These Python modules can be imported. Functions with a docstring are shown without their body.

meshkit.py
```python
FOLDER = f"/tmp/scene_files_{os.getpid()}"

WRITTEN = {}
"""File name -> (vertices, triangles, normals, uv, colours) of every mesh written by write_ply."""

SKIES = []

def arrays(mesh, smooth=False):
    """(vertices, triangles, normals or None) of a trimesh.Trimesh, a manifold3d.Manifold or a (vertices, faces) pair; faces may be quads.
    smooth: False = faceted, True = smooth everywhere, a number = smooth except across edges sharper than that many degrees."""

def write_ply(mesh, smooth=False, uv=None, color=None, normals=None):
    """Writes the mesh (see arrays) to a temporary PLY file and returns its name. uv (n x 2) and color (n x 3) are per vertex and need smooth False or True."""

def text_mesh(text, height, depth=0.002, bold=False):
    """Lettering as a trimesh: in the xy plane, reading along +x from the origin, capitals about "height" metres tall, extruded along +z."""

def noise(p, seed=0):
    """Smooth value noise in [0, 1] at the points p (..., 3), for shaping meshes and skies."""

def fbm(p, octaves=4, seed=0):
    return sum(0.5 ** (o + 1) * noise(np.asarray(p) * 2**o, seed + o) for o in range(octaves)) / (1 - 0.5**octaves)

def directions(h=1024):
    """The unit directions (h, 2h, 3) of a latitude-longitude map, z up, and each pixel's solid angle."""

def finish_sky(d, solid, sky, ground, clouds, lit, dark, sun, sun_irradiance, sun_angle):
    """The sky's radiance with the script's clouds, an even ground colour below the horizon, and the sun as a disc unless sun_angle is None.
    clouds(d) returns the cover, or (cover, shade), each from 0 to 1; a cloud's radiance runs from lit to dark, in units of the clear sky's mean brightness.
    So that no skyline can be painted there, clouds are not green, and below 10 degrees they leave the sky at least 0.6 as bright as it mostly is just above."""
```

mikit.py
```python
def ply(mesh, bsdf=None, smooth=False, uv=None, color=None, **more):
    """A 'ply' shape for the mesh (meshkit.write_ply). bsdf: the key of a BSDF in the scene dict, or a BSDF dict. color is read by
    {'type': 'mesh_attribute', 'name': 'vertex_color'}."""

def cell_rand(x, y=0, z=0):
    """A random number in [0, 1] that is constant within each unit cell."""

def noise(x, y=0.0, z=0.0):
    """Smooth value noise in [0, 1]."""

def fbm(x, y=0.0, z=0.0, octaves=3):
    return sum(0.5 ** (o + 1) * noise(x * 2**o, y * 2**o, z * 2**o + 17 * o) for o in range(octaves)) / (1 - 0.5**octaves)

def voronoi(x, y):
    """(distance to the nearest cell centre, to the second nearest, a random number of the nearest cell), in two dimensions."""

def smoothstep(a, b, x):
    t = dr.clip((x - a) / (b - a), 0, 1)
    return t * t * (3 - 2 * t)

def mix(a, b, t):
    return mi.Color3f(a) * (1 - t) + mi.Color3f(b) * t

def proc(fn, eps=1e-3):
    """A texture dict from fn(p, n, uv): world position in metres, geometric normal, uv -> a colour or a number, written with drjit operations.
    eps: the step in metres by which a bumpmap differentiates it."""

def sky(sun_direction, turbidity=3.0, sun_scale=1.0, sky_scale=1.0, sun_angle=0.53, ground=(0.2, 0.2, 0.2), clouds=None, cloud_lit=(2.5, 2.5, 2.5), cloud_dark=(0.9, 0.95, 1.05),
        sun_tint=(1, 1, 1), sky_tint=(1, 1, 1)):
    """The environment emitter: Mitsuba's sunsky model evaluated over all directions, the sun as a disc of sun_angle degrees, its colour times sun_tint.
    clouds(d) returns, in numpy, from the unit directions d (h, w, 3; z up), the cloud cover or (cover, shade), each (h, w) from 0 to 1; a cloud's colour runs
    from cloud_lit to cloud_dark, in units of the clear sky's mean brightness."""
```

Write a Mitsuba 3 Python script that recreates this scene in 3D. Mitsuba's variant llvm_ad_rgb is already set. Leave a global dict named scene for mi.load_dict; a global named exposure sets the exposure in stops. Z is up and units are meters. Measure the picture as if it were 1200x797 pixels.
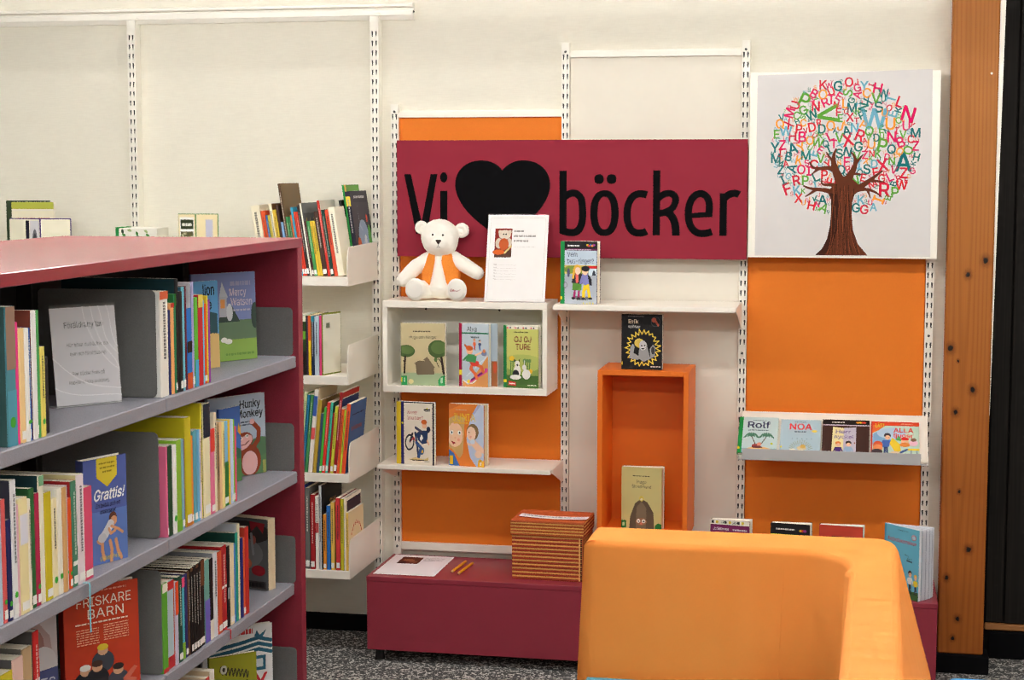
import math, random
import numpy as np, trimesh, manifold3d as m3
import drjit as dr, mitsuba as mi
import mikit, meshkit
from mikit import noise, fbm, voronoi, cell_rand, smoothstep, mix
from shapely.geometry import Polygon, LineString, Point, box as sbox
from shapely.ops import unary_union

T = mi.ScalarTransform4f
scene, labels = {'type': 'scene'}, {}
rng = random.Random(7)
nrg = np.random.RandomState(11)

# ------------------------------------------------------------------ camera, light, exposure
# x runs along the wall to the right, y into the wall, z up; the wall standards' fronts stand at y = 0
YAW, PITCH, EYE = -0.2021, -0.0984, (1.593, -5.757, 1.639)
FWD = (math.sin(YAW) * math.cos(PITCH), math.cos(YAW) * math.cos(PITCH), math.sin(PITCH))
scene['camera'] = {'type': 'perspective', 'fov': math.degrees(2 * math.atan(600 / 2012.3)), 'fov_axis': 'x', 'near_clip': 0.05, 'far_clip': 60.0,
                   'to_world': T().look_at(origin=EYE, target=[e + f for e, f in zip(EYE, FWD)], up=[0, 0, 1])}
exposure = 1.62
LAMP = (1.0, 0.985, 0.945)
# tube luminaires hung below the ceiling: (x0, x1, y, z of the tube, radiance)
LUMINAIRES = [(-1.75, -0.3, -1.55, 2.19, 12.0), (0.05, 1.5, -1.55, 2.19, 12.0), (1.85, 3.3, -1.55, 2.19, 12.0),
              (-1.75, -0.3, -4.3, 2.45, 16.5), (0.05, 1.5, -4.3, 2.45, 16.5), (1.85, 3.3, -4.3, 2.45, 16.5),  # unseen rows from here back, added as fill light
              (0.05, 1.5, -7.0, 2.45, 10.0), (1.85, 3.3, -7.0, 2.45, 10.0)]

# ------------------------------------------------------------------ helpers
def C(r, g=None, b=None):
    """sRGB 0..255 -> linear"""
    c = np.array([r, g, b] if g is not None else (r if not np.isscalar(r) else [r] * 3), float) / 255
    return np.where(c < 0.04045, c / 12.92, ((c + 0.055) / 1.055) ** 2.4)

def L(key, label=None, cat=None, group=None, kind=None):
    d = {}
    if label: d['label'] = label
    if cat: d['category'] = cat
    if group: d['group'] = group
    if kind: d['kind'] = kind
    labels[key] = d
    return key

USED = {}
def num(name):
    """the name, numbered when it is taken"""
    n = USED.get(name, 0)
    USED[name] = n + 1
    return name if n == 0 else f'{name}_{n:03d}'

def put(key, mesh, bsdf, smooth=False, color=None, xf=None):
    if xf is not None:
        if isinstance(mesh, tuple):
            v = np.asarray(mesh[0], float)
            mesh = (v @ xf[:3, :3].T + xf[:3, 3], mesh[1])
        else:
            mesh = mesh.copy(); mesh.apply_transform(xf)
    scene[key] = mikit.ply(mesh, bsdf, smooth=smooth, color=color)
    return key

def part(parent, name, mesh, bsdf, smooth=False, color=None, xf=None):
    return put(num(parent + '__' + name), mesh, bsdf, smooth, color, xf)

def tr(x=0, y=0, z=0, rz=0, rx=0, ry=0):
    """translate * rotate z * rotate y * rotate x, degrees"""
    m = trimesh.transformations
    R = m.rotation_matrix(math.radians(rz), [0, 0, 1]) @ m.rotation_matrix(math.radians(ry), [0, 1, 0]) @ m.rotation_matrix(math.radians(rx), [1, 0, 0])
    R[:3, 3] = (x, y, z)
    return R

def bx(x0, x1, y0, y1, z0, z1, bev=0.0):
    if bev <= 0:
        return trimesh.creation.box(bounds=[[x0, y0, z0], [x1, y1, z1]])
    bev = min(bev, (x1 - x0) * .45, (y1 - y0) * .45, (z1 - z0) * .45)
    pts = []
    for sx in (0, 1):
        for sy in (0, 1):
            for sz in (0, 1):
                p = np.array([(x0, x1)[sx], (y0, y1)[sy], (z0, z1)[sz]], float)
                d = np.array([1 - 2 * sx, 1 - 2 * sy, 1 - 2 * sz]) * bev
                for k in range(3):
                    q = p + d; q[k] = p[k]; pts.append(q)
    return trimesh.convex.convex_hull(np.array(pts))

def cat(*ms):
    return trimesh.util.concatenate(list(ms))

def extr(poly, depth):
    gs = getattr(poly, 'geoms', [poly])
    return cat(*[trimesh.creation.extrude_polygon(g, depth, engine='earcut') for g in gs if g.area > 0])

def upright_plane(mesh):
    """xy drawing extruded along +z -> stands in the xz plane, its drawn face looking to -y, its back at y = 0 .. "depth" in front"""
    return mesh.apply_transform(np.array([[1, 0, 0, 0], [0, 0, -1, 0], [0, 1, 0, 0], [0, 0, 0, 1.0]]))

class VC:
    """mesh with a colour per vertex"""
    def __init__(s): s.v, s.f, s.c, s.n = [], [], [], 0
    def add(s, v, f, col):
        v = np.asarray(v, float); s.v.append(v); s.f.append(np.asarray(f, int) + s.n)
        col = np.asarray(col, float); s.c.append(np.tile(col, (len(v), 1)) if col.ndim == 1 else col); s.n += len(v)
    def quad(s, a, b, c, d, col): s.add([a, b, c, d], [[0, 1, 2], [0, 2, 3]], col)
    def box(s, x0, x1, y0, y1, z0, z1, col):
        p = lambda i, j, k: ((x0, x1)[i], (y0, y1)[j], (z0, z1)[k])
        s.quad(p(0,0,0), p(1,0,0), p(1,0,1), p(0,0,1), col); s.quad(p(1,1,0), p(0,1,0), p(0,1,1), p(1,1,1), col)
        s.quad(p(0,1,0), p(0,0,0), p(0,0,1), p(0,1,1), col); s.quad(p(1,0,0), p(1,1,0), p(1,1,1), p(1,0,1), col)
        s.quad(p(0,0,1), p(1,0,1), p(1,1,1), p(0,1,1), col); s.quad(p(0,1,0), p(1,1,0), p(1,0,0), p(0,0,0), col)
    def mesh(s): return (np.vstack(s.v), np.vstack(s.f))
    def put(s, key, bsdf, xf=None):
        v, f = s.mesh(); c = np.clip(np.vstack(s.c), 0, 1)
        e = np.round(255*np.where(c < .0031308, 12.92*c, 1.055*np.maximum(c, 1e-9)**(1/2.4) - .055))
        if xf is not None: v = v @ xf[:3, :3].T + xf[:3, 3]
        scene[key] = mikit.ply((v, f), bsdf, uv=np.stack([e[:, 0] + 256*e[:, 1] + .5, e[:, 2] + .5], 1))     # a face's flat colour, packed in its uv
        return key

_TXT = {}
def flat_text(txt, bold=False):
    """(vertices 2-d, triangles, width) of a text with capitals 1 tall"""
    k = (txt, bold)
    if k not in _TXT:
        m = meshkit.text_mesh(txt, 0.1, 0.002, bold)
        keep = m.face_normals[:, 2] > .9
        f = m.faces[keep]; u, inv = np.unique(f, return_inverse=True)
        v = m.vertices[u][:, :2] * 10
        _TXT[k] = (v, inv.reshape(-1, 3), v[:, 0].max())
    return _TXT[k]

def ccw(v, f):
    """triangles of a flat drawing, all turned to face the viewer"""
    a, b = v[f[:, 1]] - v[f[:, 0]], v[f[:, 2]] - v[f[:, 0]]; d = a[:, 0]*b[:, 1] - a[:, 1]*b[:, 0]
    f = np.where((d < 0)[:, None], f[:, ::-1], f); return f[np.abs(d) > 1e-12]

class Art:
    """flat print on a w x h face (u right, v up, both 0..1), laid over each other in thin layers"""
    def __init__(s, w, h, bg=None):
        s.w, s.h, s.k, s.it = w, h, 0, []
        if bg is not None: s.rect(0, 0, 1, 1, bg)
    def _put(s, v, f, col):
        s.k += 1; v = np.asarray(v, float); s.it.append((v, ccw(v, np.asarray(f, int)), C(col), s.k))
    def shape(s, g, col):
        g = g.intersection(sbox(0, 0, s.w, s.h))
        for q in getattr(g, 'geoms', [g]):
            if q.geom_type == 'Polygon' and q.area > 1e-9:
                v, f = trimesh.creation.triangulate_polygon(q, engine='earcut')
                s._put(v, f, col); s.k -= 1
        s.k += 1
    def rect(s, u0, v0, u1, v1, col): s._put([(u0*s.w, v0*s.h), (u1*s.w, v0*s.h), (u1*s.w, v1*s.h), (u0*s.w, v1*s.h)], [[0,1,2],[0,2,3]], col)
    def ell(s, u, v, ru, rv, col, rot=0, n=20):
        a = np.linspace(0, 2*np.pi, n, endpoint=False); x, y = ru*s.w*np.cos(a), rv*s.h*np.sin(a); r = math.radians(rot)
        s.shape(Polygon(np.stack([u*s.w + x*math.cos(r) - y*math.sin(r), v*s.h + x*math.sin(r) + y*math.cos(r)], 1)), col)
    def poly(s, pts, col): s.shape(Polygon([(u*s.w, v*s.h) for u, v in pts]).buffer(0), col)
    def line(s, pts, wd, col): s.shape(LineString([(u*s.w, v*s.h) for u, v in pts]).buffer(wd*s.w/2), col)
    def text(s, txt, u, v, height, col, width=None, bold=False, center=False, shear=0.0):
        tv, f, tw = flat_text(txt, bold)
        sy = height*s.h; sx = width*s.w/tw if width else sy
        x0 = u*s.w - (tw*sx/2 if center else 0)
        s._put(np.stack([x0 + tv[:,0]*sx + shear*tv[:,1]*sy, v*s.h + tv[:,1]*sy], 1), f, col)
    def dashes(s, u0, u1, v, height, col, seed=0):
        """a line of print too small to read"""
        r = random.Random(seed); u = u0
        while u < u1:
            d = r.uniform(.02, .07); s.rect(u, v, min(u+d, u1), v+height, col); u += d + .012
    def emit(s, vc, fn, eps=5e-5):
        """fn(u metres, v metres, lift) -> points"""
        eps = min(eps, .0008/max(s.k, 1))
        for v, f, c, k in s.it: vc.add(fn(v[:,0], v[:,1], np.full(len(v), k*eps)), f, c)

# ------------------------------------------------------------------ materials
def rgb(c): return {'type': 'rgb', 'value': [float(x) for x in c]}
def prin(c, rough=.5, spec=.5, **k):
    return {'type': 'twosided', 'bsdf': {'type': 'principled', 'base_color': c if isinstance(c, dict) else rgb(c), 'roughness': rough, 'specular': spec, **k}}
def bump(b, fn, scale, eps=1e-3):
    inner = b['bsdf'] if b['type'] == 'twosided' else b
    return {'type': 'twosided', 'bsdf': {'type': 'bumpmap', 'arbitrary': mikit.proc(fn, eps), 'scale': scale, 'bsdf': inner}}
def unpack(p, n, uv):
    u = dr.floor(uv.x); g = dr.floor(u/256); c = mi.Color3f(u - 256*g, g, dr.floor(uv.y))/255
    return dr.select(c < .04045, c/12.92, dr.power((c + .055)/1.055, 2.4))
VCOL = mikit.proc(unpack)
scene['mat_book'] = prin(VCOL, .5, .22)
scene['mat_paper'] = prin(VCOL, .85, .2)
scene['mat_matte'] = prin(VCOL, .7, .3)

def weave(p, n, uv):
    return .6*noise(p.x*45, p.z*330, p.y*45) + .4*noise(p.x*420, p.z*160, p.y*420)
def wall_col(p, n, uv):
    t = weave(p, n, uv); s = fbm(p.x*1.7, p.z*1.7, p.y*1.7)
    return mix((.70, .672, .585), (.82, .795, .70), .65*t + .35*s)
scene['mat_wall'] = bump(prin(mikit.proc(wall_col), .85, .2), weave, .0016)
scene['mat_ceiling'] = prin((.82, .81, .78), .9, .1)
def carpet_col(p, n, uv):
    a = noise(p.x*230, p.y*230); b = noise(p.x*110 + 9, p.y*110 + 4)
    m = smoothstep(.48, .74, .6*a + .4*b)
    return mix((.065, .065, .066), (.56, .54, .52), m*(.6 + .5*cell_rand(p.x*160, p.y*160)))
scene['mat_carpet'] = prin(mikit.proc(carpet_col), .95, .1)
scene['mat_white'] = prin(C(236, 232, 222), .4, .45)
scene['mat_whitesteel'] = prin(C(232, 229, 220), .35, .5)
scene['mat_screw_slotshade'] = prin((.05, .05, .055), .5, .5)  # dark metal of screws and fittings, also the slot shade put into colour
scene['mat_whitepanel'] = prin((.74, .70, .615), .6, .2)
def fine(p, n, uv): return noise(p.x*700, p.z*700, p.y*700)
scene['mat_orangepanel'] = prin(mikit.proc(lambda p, n, uv: mix((.70, .176, .017), (.76, .198, .021), fine(p, n, uv))), .6, .18)
scene['mat_orangewood'] = prin((.74, .160, .015), .45, .3)
scene['mat_bordeaux'] = prin(mikit.proc(lambda p, n, uv: mix((.232, .022, .042), (.275, .03, .052), fine(p, n, uv))), .34, .5)
scene['mat_laminate'] = prin(mikit.proc(lambda p, n, uv: mix((.232, .022, .042), (.275, .03, .052), fine(p, n, uv))), .22, .95)
scene['mat_sign'] = prin((.255, .021, .040), .7, .12)
scene['mat_black'] = prin((.004, .004, .005), .9, .05)
scene['mat_foot'] = prin((.006, .006, .007), .6, .3)
scene['mat_greysteel'] = prin(mikit.proc(lambda p, n, uv: mix((.23, .232, .275), (.31, .313, .362), fine(p, n, uv))), .45, .45)
scene['mat_darksteel'] = prin((.016, .016, .017), .6, .25)
scene['mat_plate'] = prin(mikit.proc(lambda p, n, uv: mix((.13, .134, .134), (.18, .184, .184), fine(p, n, uv))), .5, .4)

def pine_col(p, n, uv):
    x = p.x + .012*fbm(p.z*1.1, p.x*6) ; y = p.y
    ring = .5 + .5*dr.sin(2*math.pi*(75*dr.sqrt(dr.square(x - 1.922 + .02*noise(p.z*.8, 3.0)) + dr.square(.02*(p.z - 1.98)) + dr.square(.4*(y + .05)) + 2e-5) + 1.3*noise(p.x*14, p.z*.9)))
    fibre = noise(p.x*520, p.z*9, p.y*520)
    c = mix((.41, .148, .029), (.29, .092, .018), .42*dr.power(ring, 2.0) + .38*fibre + .2*fbm(p.x*5, p.z*2))
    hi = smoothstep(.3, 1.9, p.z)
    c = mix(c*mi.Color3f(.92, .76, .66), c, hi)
    for kx, kz, kr in ((1.922,1.306,.0065),(1.975,1.352,.008),(1.873,1.068,.008),(1.898,1.027,.003),(1.946,.934,.0075),(1.894,.86,.0065),(1.946,.41,.007),(1.879,.313,.006),(1.917,.178,.006),(1.912,.60,.004),(1.903,.112,.005)):
        d = dr.sqrt(dr.square(p.x - kx) + dr.square((p.z - kz)*.8)) + .003*(noise(p.x*300, p.z*300) - .5)
        c = mix((.018, .010, .007), c, smoothstep(kr*.7, kr*1.25, d)); c = mix(c*mi.Color3f(.62, .55, .5), c, smoothstep(kr, kr*3.2, d))
    return c
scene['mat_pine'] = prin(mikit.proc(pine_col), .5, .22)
def dark_col(p, n, uv):
    g = noise(p.x*330, p.z*7, p.y*330)
    return mix((.0065, .006, .006), (.021, .017, .015), dr.power(g, 2.0)*.8 + .2*fbm(p.x*8, p.z*3))
scene['mat_darkwood'] = prin(mikit.proc(dark_col), .65, .12)
scene['mat_rawwood'] = prin((.40, .17, .06), .6, .3)

# ------------------------------------------------------------------ setting
def struct(name, mesh, mat, label=None):
    put(name, mesh, mat); L(name, label, kind='structure')
struct('floor', bx(-4.5, 4.2, -9.0, 1.6, -.05, 0), 'mat_carpet')
struct('ceiling', bx(-4.5, 4.2, -9.0, 1.6, 2.75, 2.8), 'mat_ceiling')
struct('wall_back', bx(-4.5, 2.0, .03, .13, 0, 2.75), 'mat_wall')
struct('wall_left', bx(-4.6, -4.5, -9.0, .13, 0, 2.75), 'mat_wall')
struct('wall_side', bx(4.2, 4.3, -9.0, 1.6, 0, 2.75), 'mat_wall')
struct('wall_front', bx(-4.5, 4.2, -9.1, -9.0, 0, 2.75), 'mat_wall')
struct('wall_right', bx(2.0005, 4.2, .165, .26, 0, 2.75), 'mat_darkwood', 'black stained timber wall right of the pine pillar')
x = 2.0185
for i, w in enumerate((.062, .098, .10, .10, .10, .10, .10, .10)):
    part('wall_right', 'plank', bx(x + .0015, x + w - .0015, .15 - (.006 if i % 2 else 0), .1645, .115, 2.75, .003), 'mat_darkwood'); x += w
part('wall_right', 'sill_board', bx(2.0185, 4.19, .135, .1645, .092, .112, .003), 'mat_rawwood')
L('wall_right__sill_board', 'narrow strip of raw orange-brown wood above the black skirting')
struct('baseboard_back', bx(-4.5, 1.84, .012, .0299, 0.0005, .06, .003), 'mat_black', 'black skirting along the foot of the cream wall')
struct('baseboard_right', bx(2.0305, 4.19, .112, .1345, 0.0005, .09, .004), 'mat_black', 'black skirting along the foot of the black timber wall')
# thin white strip that shows right of the pillar, wider at its top
struct('white_strip_1', extr(Polygon([(2.0002, .85), (2.0015, .85), (2.0245, 2.75), (2.0005, 2.75)]), .03).apply_transform(np.array([[1,0,0,0],[0,0,-1,-.03],[0,1,0,0],[0,0,0,1.0]])), 'mat_white', 'thin white strip along the right edge of the pine pillar')

ROWS = ('nearest the cream wall', 'added as fill at mid room', 'added as fill at the room rear')
for i, (x0, x1, y, z, e) in enumerate(LUMINAIRES):
    k = num('ceiling_light'); L(k, f'long white tube luminaire {ROWS[0 if y > -2 else 1 if y > -5 else 2]}, {("leftmost", "middle", "rightmost")[0 if x0 < -1 else 1 if x0 < 1 else 2]} of its row', 'lamp', 'tube luminaires hanging below the ceiling')
    put(k + '__housing', bx(x0, x1, y - .032, y + .032, z + .031, z + .075, .006), 'mat_white')
    put(k + '__tube', trimesh.creation.cylinder(.03, x1 - x0 - .02, sections=20).apply_transform(tr((x0 + x1)/2, y, z, ry=90)), 'mat_white')
    scene[k + '__tube']['emitter'] = {'type': 'area', 'radiance': rgb(np.array(LAMP)*e)}
    for q in (x0 + .2, x1 - .2): part(k, 'cable', bx(q - .002, q + .002, y - .002, y + .002, z + .075, 2.75), 'mat_darksteel')

# pillar
L('wooden_pillar', 'orange-brown pine pillar with dark knots on a black foot, against the cream wall', 'pillar')
put('wooden_pillar__post', bx(1.856, 2.0, -.07, .0295, .06, 2.75, .004), 'mat_pine')
put('wooden_pillar__foot', bx(1.8485, 2.018, -.092, .0115, 0, .0598, .003), 'mat_black')
put('wooden_pillar__nail', trimesh.creation.icosphere(2, .0035).apply_translation([1.978, -.0708, 1.945]), 'mat_whitesteel')
# ------------------------------------------------------------------ wall standards (slotted uprights)
PITCH_SLOT = .0328
SLOT = [(-.0029, .0088), (.0029, .0088), (.0027, .001), (.0014, -.0095), (-.0014, -.0095), (-.0027, .001)]
def standard(name, x, z0, z1, label, first, width=.026, yf=0.0, gap=.0066, screws=(), ybk=.0297):
    L(name, label, 'shelf upright', kind=None)
    plate = sbox(-width/2, z0, width/2, z1); holes = []
    z = first
    while z > z0 + .012:
        if z < z1 - .012 and not any(abs(z - q) < .016 for q in screws):
            for s in (-1, 1): holes.append(Polygon([(s*gap + a, z + b) for a, b in SLOT]))
        z -= PITCH_SLOT
    face = upright_plane(extr(plate.difference(unary_union(holes)), .0018)).apply_translation([x, yf + .0018, 0])
    side = [bx(x + s*width/2 - (.0018 if s > 0 else 0), x + s*width/2 + (0 if s > 0 else .0018), yf + .0018, ybk, z0, z1) for s in (-1, 1)]
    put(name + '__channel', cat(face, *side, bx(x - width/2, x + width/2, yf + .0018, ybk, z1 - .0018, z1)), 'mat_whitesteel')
    put(name + '__shade_lining', bx(x - width/2 + .002, x + width/2 - .002, yf + .011, ybk - .001, z0 + .002, z1 - .002), 'mat_screw_slotshade')  # dark block added inside so the slots look shaded
    for q in screws:
        s = trimesh.creation.cylinder(.0042, .003, sections=16).apply_transform(tr(x, -.0012, q, rx=90))
        part(name, 'screw', s, 'mat_screw_slotshade')
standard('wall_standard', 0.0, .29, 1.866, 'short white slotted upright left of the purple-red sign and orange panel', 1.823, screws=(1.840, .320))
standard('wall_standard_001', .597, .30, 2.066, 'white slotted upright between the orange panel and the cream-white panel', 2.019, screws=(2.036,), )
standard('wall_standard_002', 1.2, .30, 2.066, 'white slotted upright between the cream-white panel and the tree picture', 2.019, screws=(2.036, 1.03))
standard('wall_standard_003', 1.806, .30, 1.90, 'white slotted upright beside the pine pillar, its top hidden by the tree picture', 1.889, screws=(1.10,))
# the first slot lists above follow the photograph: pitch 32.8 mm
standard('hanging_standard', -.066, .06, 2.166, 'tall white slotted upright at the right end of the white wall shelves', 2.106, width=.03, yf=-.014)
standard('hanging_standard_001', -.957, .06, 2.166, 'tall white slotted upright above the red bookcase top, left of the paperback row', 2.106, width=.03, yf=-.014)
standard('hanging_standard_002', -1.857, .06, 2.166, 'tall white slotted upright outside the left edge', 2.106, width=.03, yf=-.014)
USED['wall_standard'] = 4; USED['hanging_standard'] = 3

L('hanging_rail', 'long white double rail high on the cream wall, carrying the tall uprights', 'rail')
def prof(pts, x0, x1):
    m = extr(Polygon(pts), x1 - x0)            # (y, z) profile along x
    return m.apply_transform(np.array([[0, 0, 1, x0], [1, 0, 0, 0], [0, 1, 0, 0], [0, 0, 0, 1.0]]))
put('hanging_rail__upper_lip', prof([(.0298, 2.196), (.004, 2.196), (.000, 2.199), (.000, 2.207), (.006, 2.210), (.0298, 2.210)], -3.2, .066), 'mat_whitesteel')
put('hanging_rail__channel', prof([(.0298, 2.188), (.0298, 2.195), (.020, 2.195), (.020, 2.190), (.0005, 2.190), (-.004, 2.186), (-.004, 2.1685), (.003, 2.1665), (.010, 2.154), (.0298, 2.154)], -3.2, .067), 'mat_whitesteel')
for s_x in (-.066, -.957, -1.857):
    part('hanging_rail', 'hook', bx(s_x - .021, s_x + .021, -.0165, -.0042, 2.1662, 2.176, .001), 'mat_whitesteel')
put('hanging_rail__end_screw', trimesh.creation.icosphere(2, .004).apply_translation([.0675, .008, 2.18]), 'mat_screw_slotshade')

# ------------------------------------------------------------------ panels between the standards
def panel(name, x0, x1, z0, z1, mat, label, top=True, bottom=True):
    L(name, label, 'wall panel')
    put(name + '__board', bx(x0 + .001, x1 - .001, .0135, .0255, z0, z1, .0008), mat)
    if top:
        put(name + '__top_rail', cat(bx(x0, x1, .002, .0255, z1 + .0004, z1 + .0185, .001), bx(x0, x1, .0205, .0295, z1 + .0187, z1 + .025, .001)), 'mat_whitesteel')
        labels[name + '__top_rail'] = {'label': 'white metal rail along the top edge'}
    if bottom:
        put(name + '__bottom_rail', cat(bx(x0, x1, .002, .0255, z0 - .027, z0 - .0004, .001), bx(x0, x1, .018, .0295, z0 - .034, z0 - .0272, .001)), 'mat_whitesteel')
        labels[name + '__bottom_rail'] = {'label': 'white metal rail along the bottom edge'}
panel('wall_panel', .0135, .5835, .3365, 1.8195, 'mat_orangepanel', 'orange wall panel behind the teddy bear shelf, left of the cream-white panel')
panel('wall_panel_001', .6105, 1.1865, .3365, 2.0165, 'mat_whitepanel', 'cream-white wall panel behind the orange cabinet, tallest of the three')
panel('wall_panel_002', 1.2135, 1.7925, .3365, 1.60, 'mat_orangepanel', 'orange wall panel under the tree picture, behind the sloping book tray')
USED['wall_panel'] = 3

# ------------------------------------------------------------------ the sign
SX0, SX1, SZ0, SZ1, SY = .0285, 1.215, 1.347, 1.741, -.0755
L('sign_board', 'purple-red sign board reading Vi heart böcker in black', 'sign')
put('sign_board__board', bx(SX0, SX1, SY, SY + .012, SZ0, SZ1, .0008), 'mat_sign')
for zz in (1.42, 1.66):
    for xx in (.05, 1.17):
        part('sign_board', 'spacer', bx(xx, xx + .02, SY + .0121, .0018 if xx > 1 else -.0002, zz, zz + .02), 'mat_darksteel')
def sp(px, py): return (SX0 + (px - 465)/411*(SX1 - SX0), SZ0 + (302.3 - py)/138.3*(SZ1 - SZ0))
US = (SX1 - SX0)/411
def k3(pts): return [sp(460 + a/5.314, 160 + b/5.314) for a, b in pts]
def k4(pts): return [sp(650 + a/5.217, 180 + b/5.217) for a, b in pts]
from scipy.interpolate import CubicSpline
def curve(pts, n=8):
    p = np.array(pts, float); t = np.r_[0, np.cumsum(np.hypot(*np.diff(p, axis=0).T))]
    return CubicSpline(t, p)(np.linspace(0, t[-1], n*len(p)))
def stroke(pts, w, cap='flat'): return LineString(curve(k4(pts))).buffer(w/5.217*US/2, cap_style=cap, join_style='round')
def rect4(a, b, c, d): return Polygon(k4([(a, b), (c, b), (c, d), (a, d)]))
def ell4(cx, cy, rx, ry, n=40):
    t = np.linspace(0, 2*np.pi, n, endpoint=False); e = .86
    return Polygon(k4([(cx + rx*np.sign(math.cos(q))*abs(math.cos(q))**e, cy + ry*np.sign(math.sin(q))*abs(math.sin(q))**e) for q in t]))
half = [(592.3,200),(587,194.2),(578,189.5),(567,187.9),(554,190.3),(543,197.5),(537.2,207.5),(535.8,219),(539,231),(547,244.5),(558,256),(573,268.5),(592.3,284.5)]
hl = curve([sp(*q) for q in half[:]], 6); hr = hl.copy(); hr[:, 0] = 2*sp(592.3, 0)[0] - hr[:, 0]
V = Polygon([sp(*q) for q in [(474.1,204.2),(482,204.2),(494.8,262),(506.1,204.2),(514,204.2),(501.3,275.4),(488.3,275.4)]])
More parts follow.
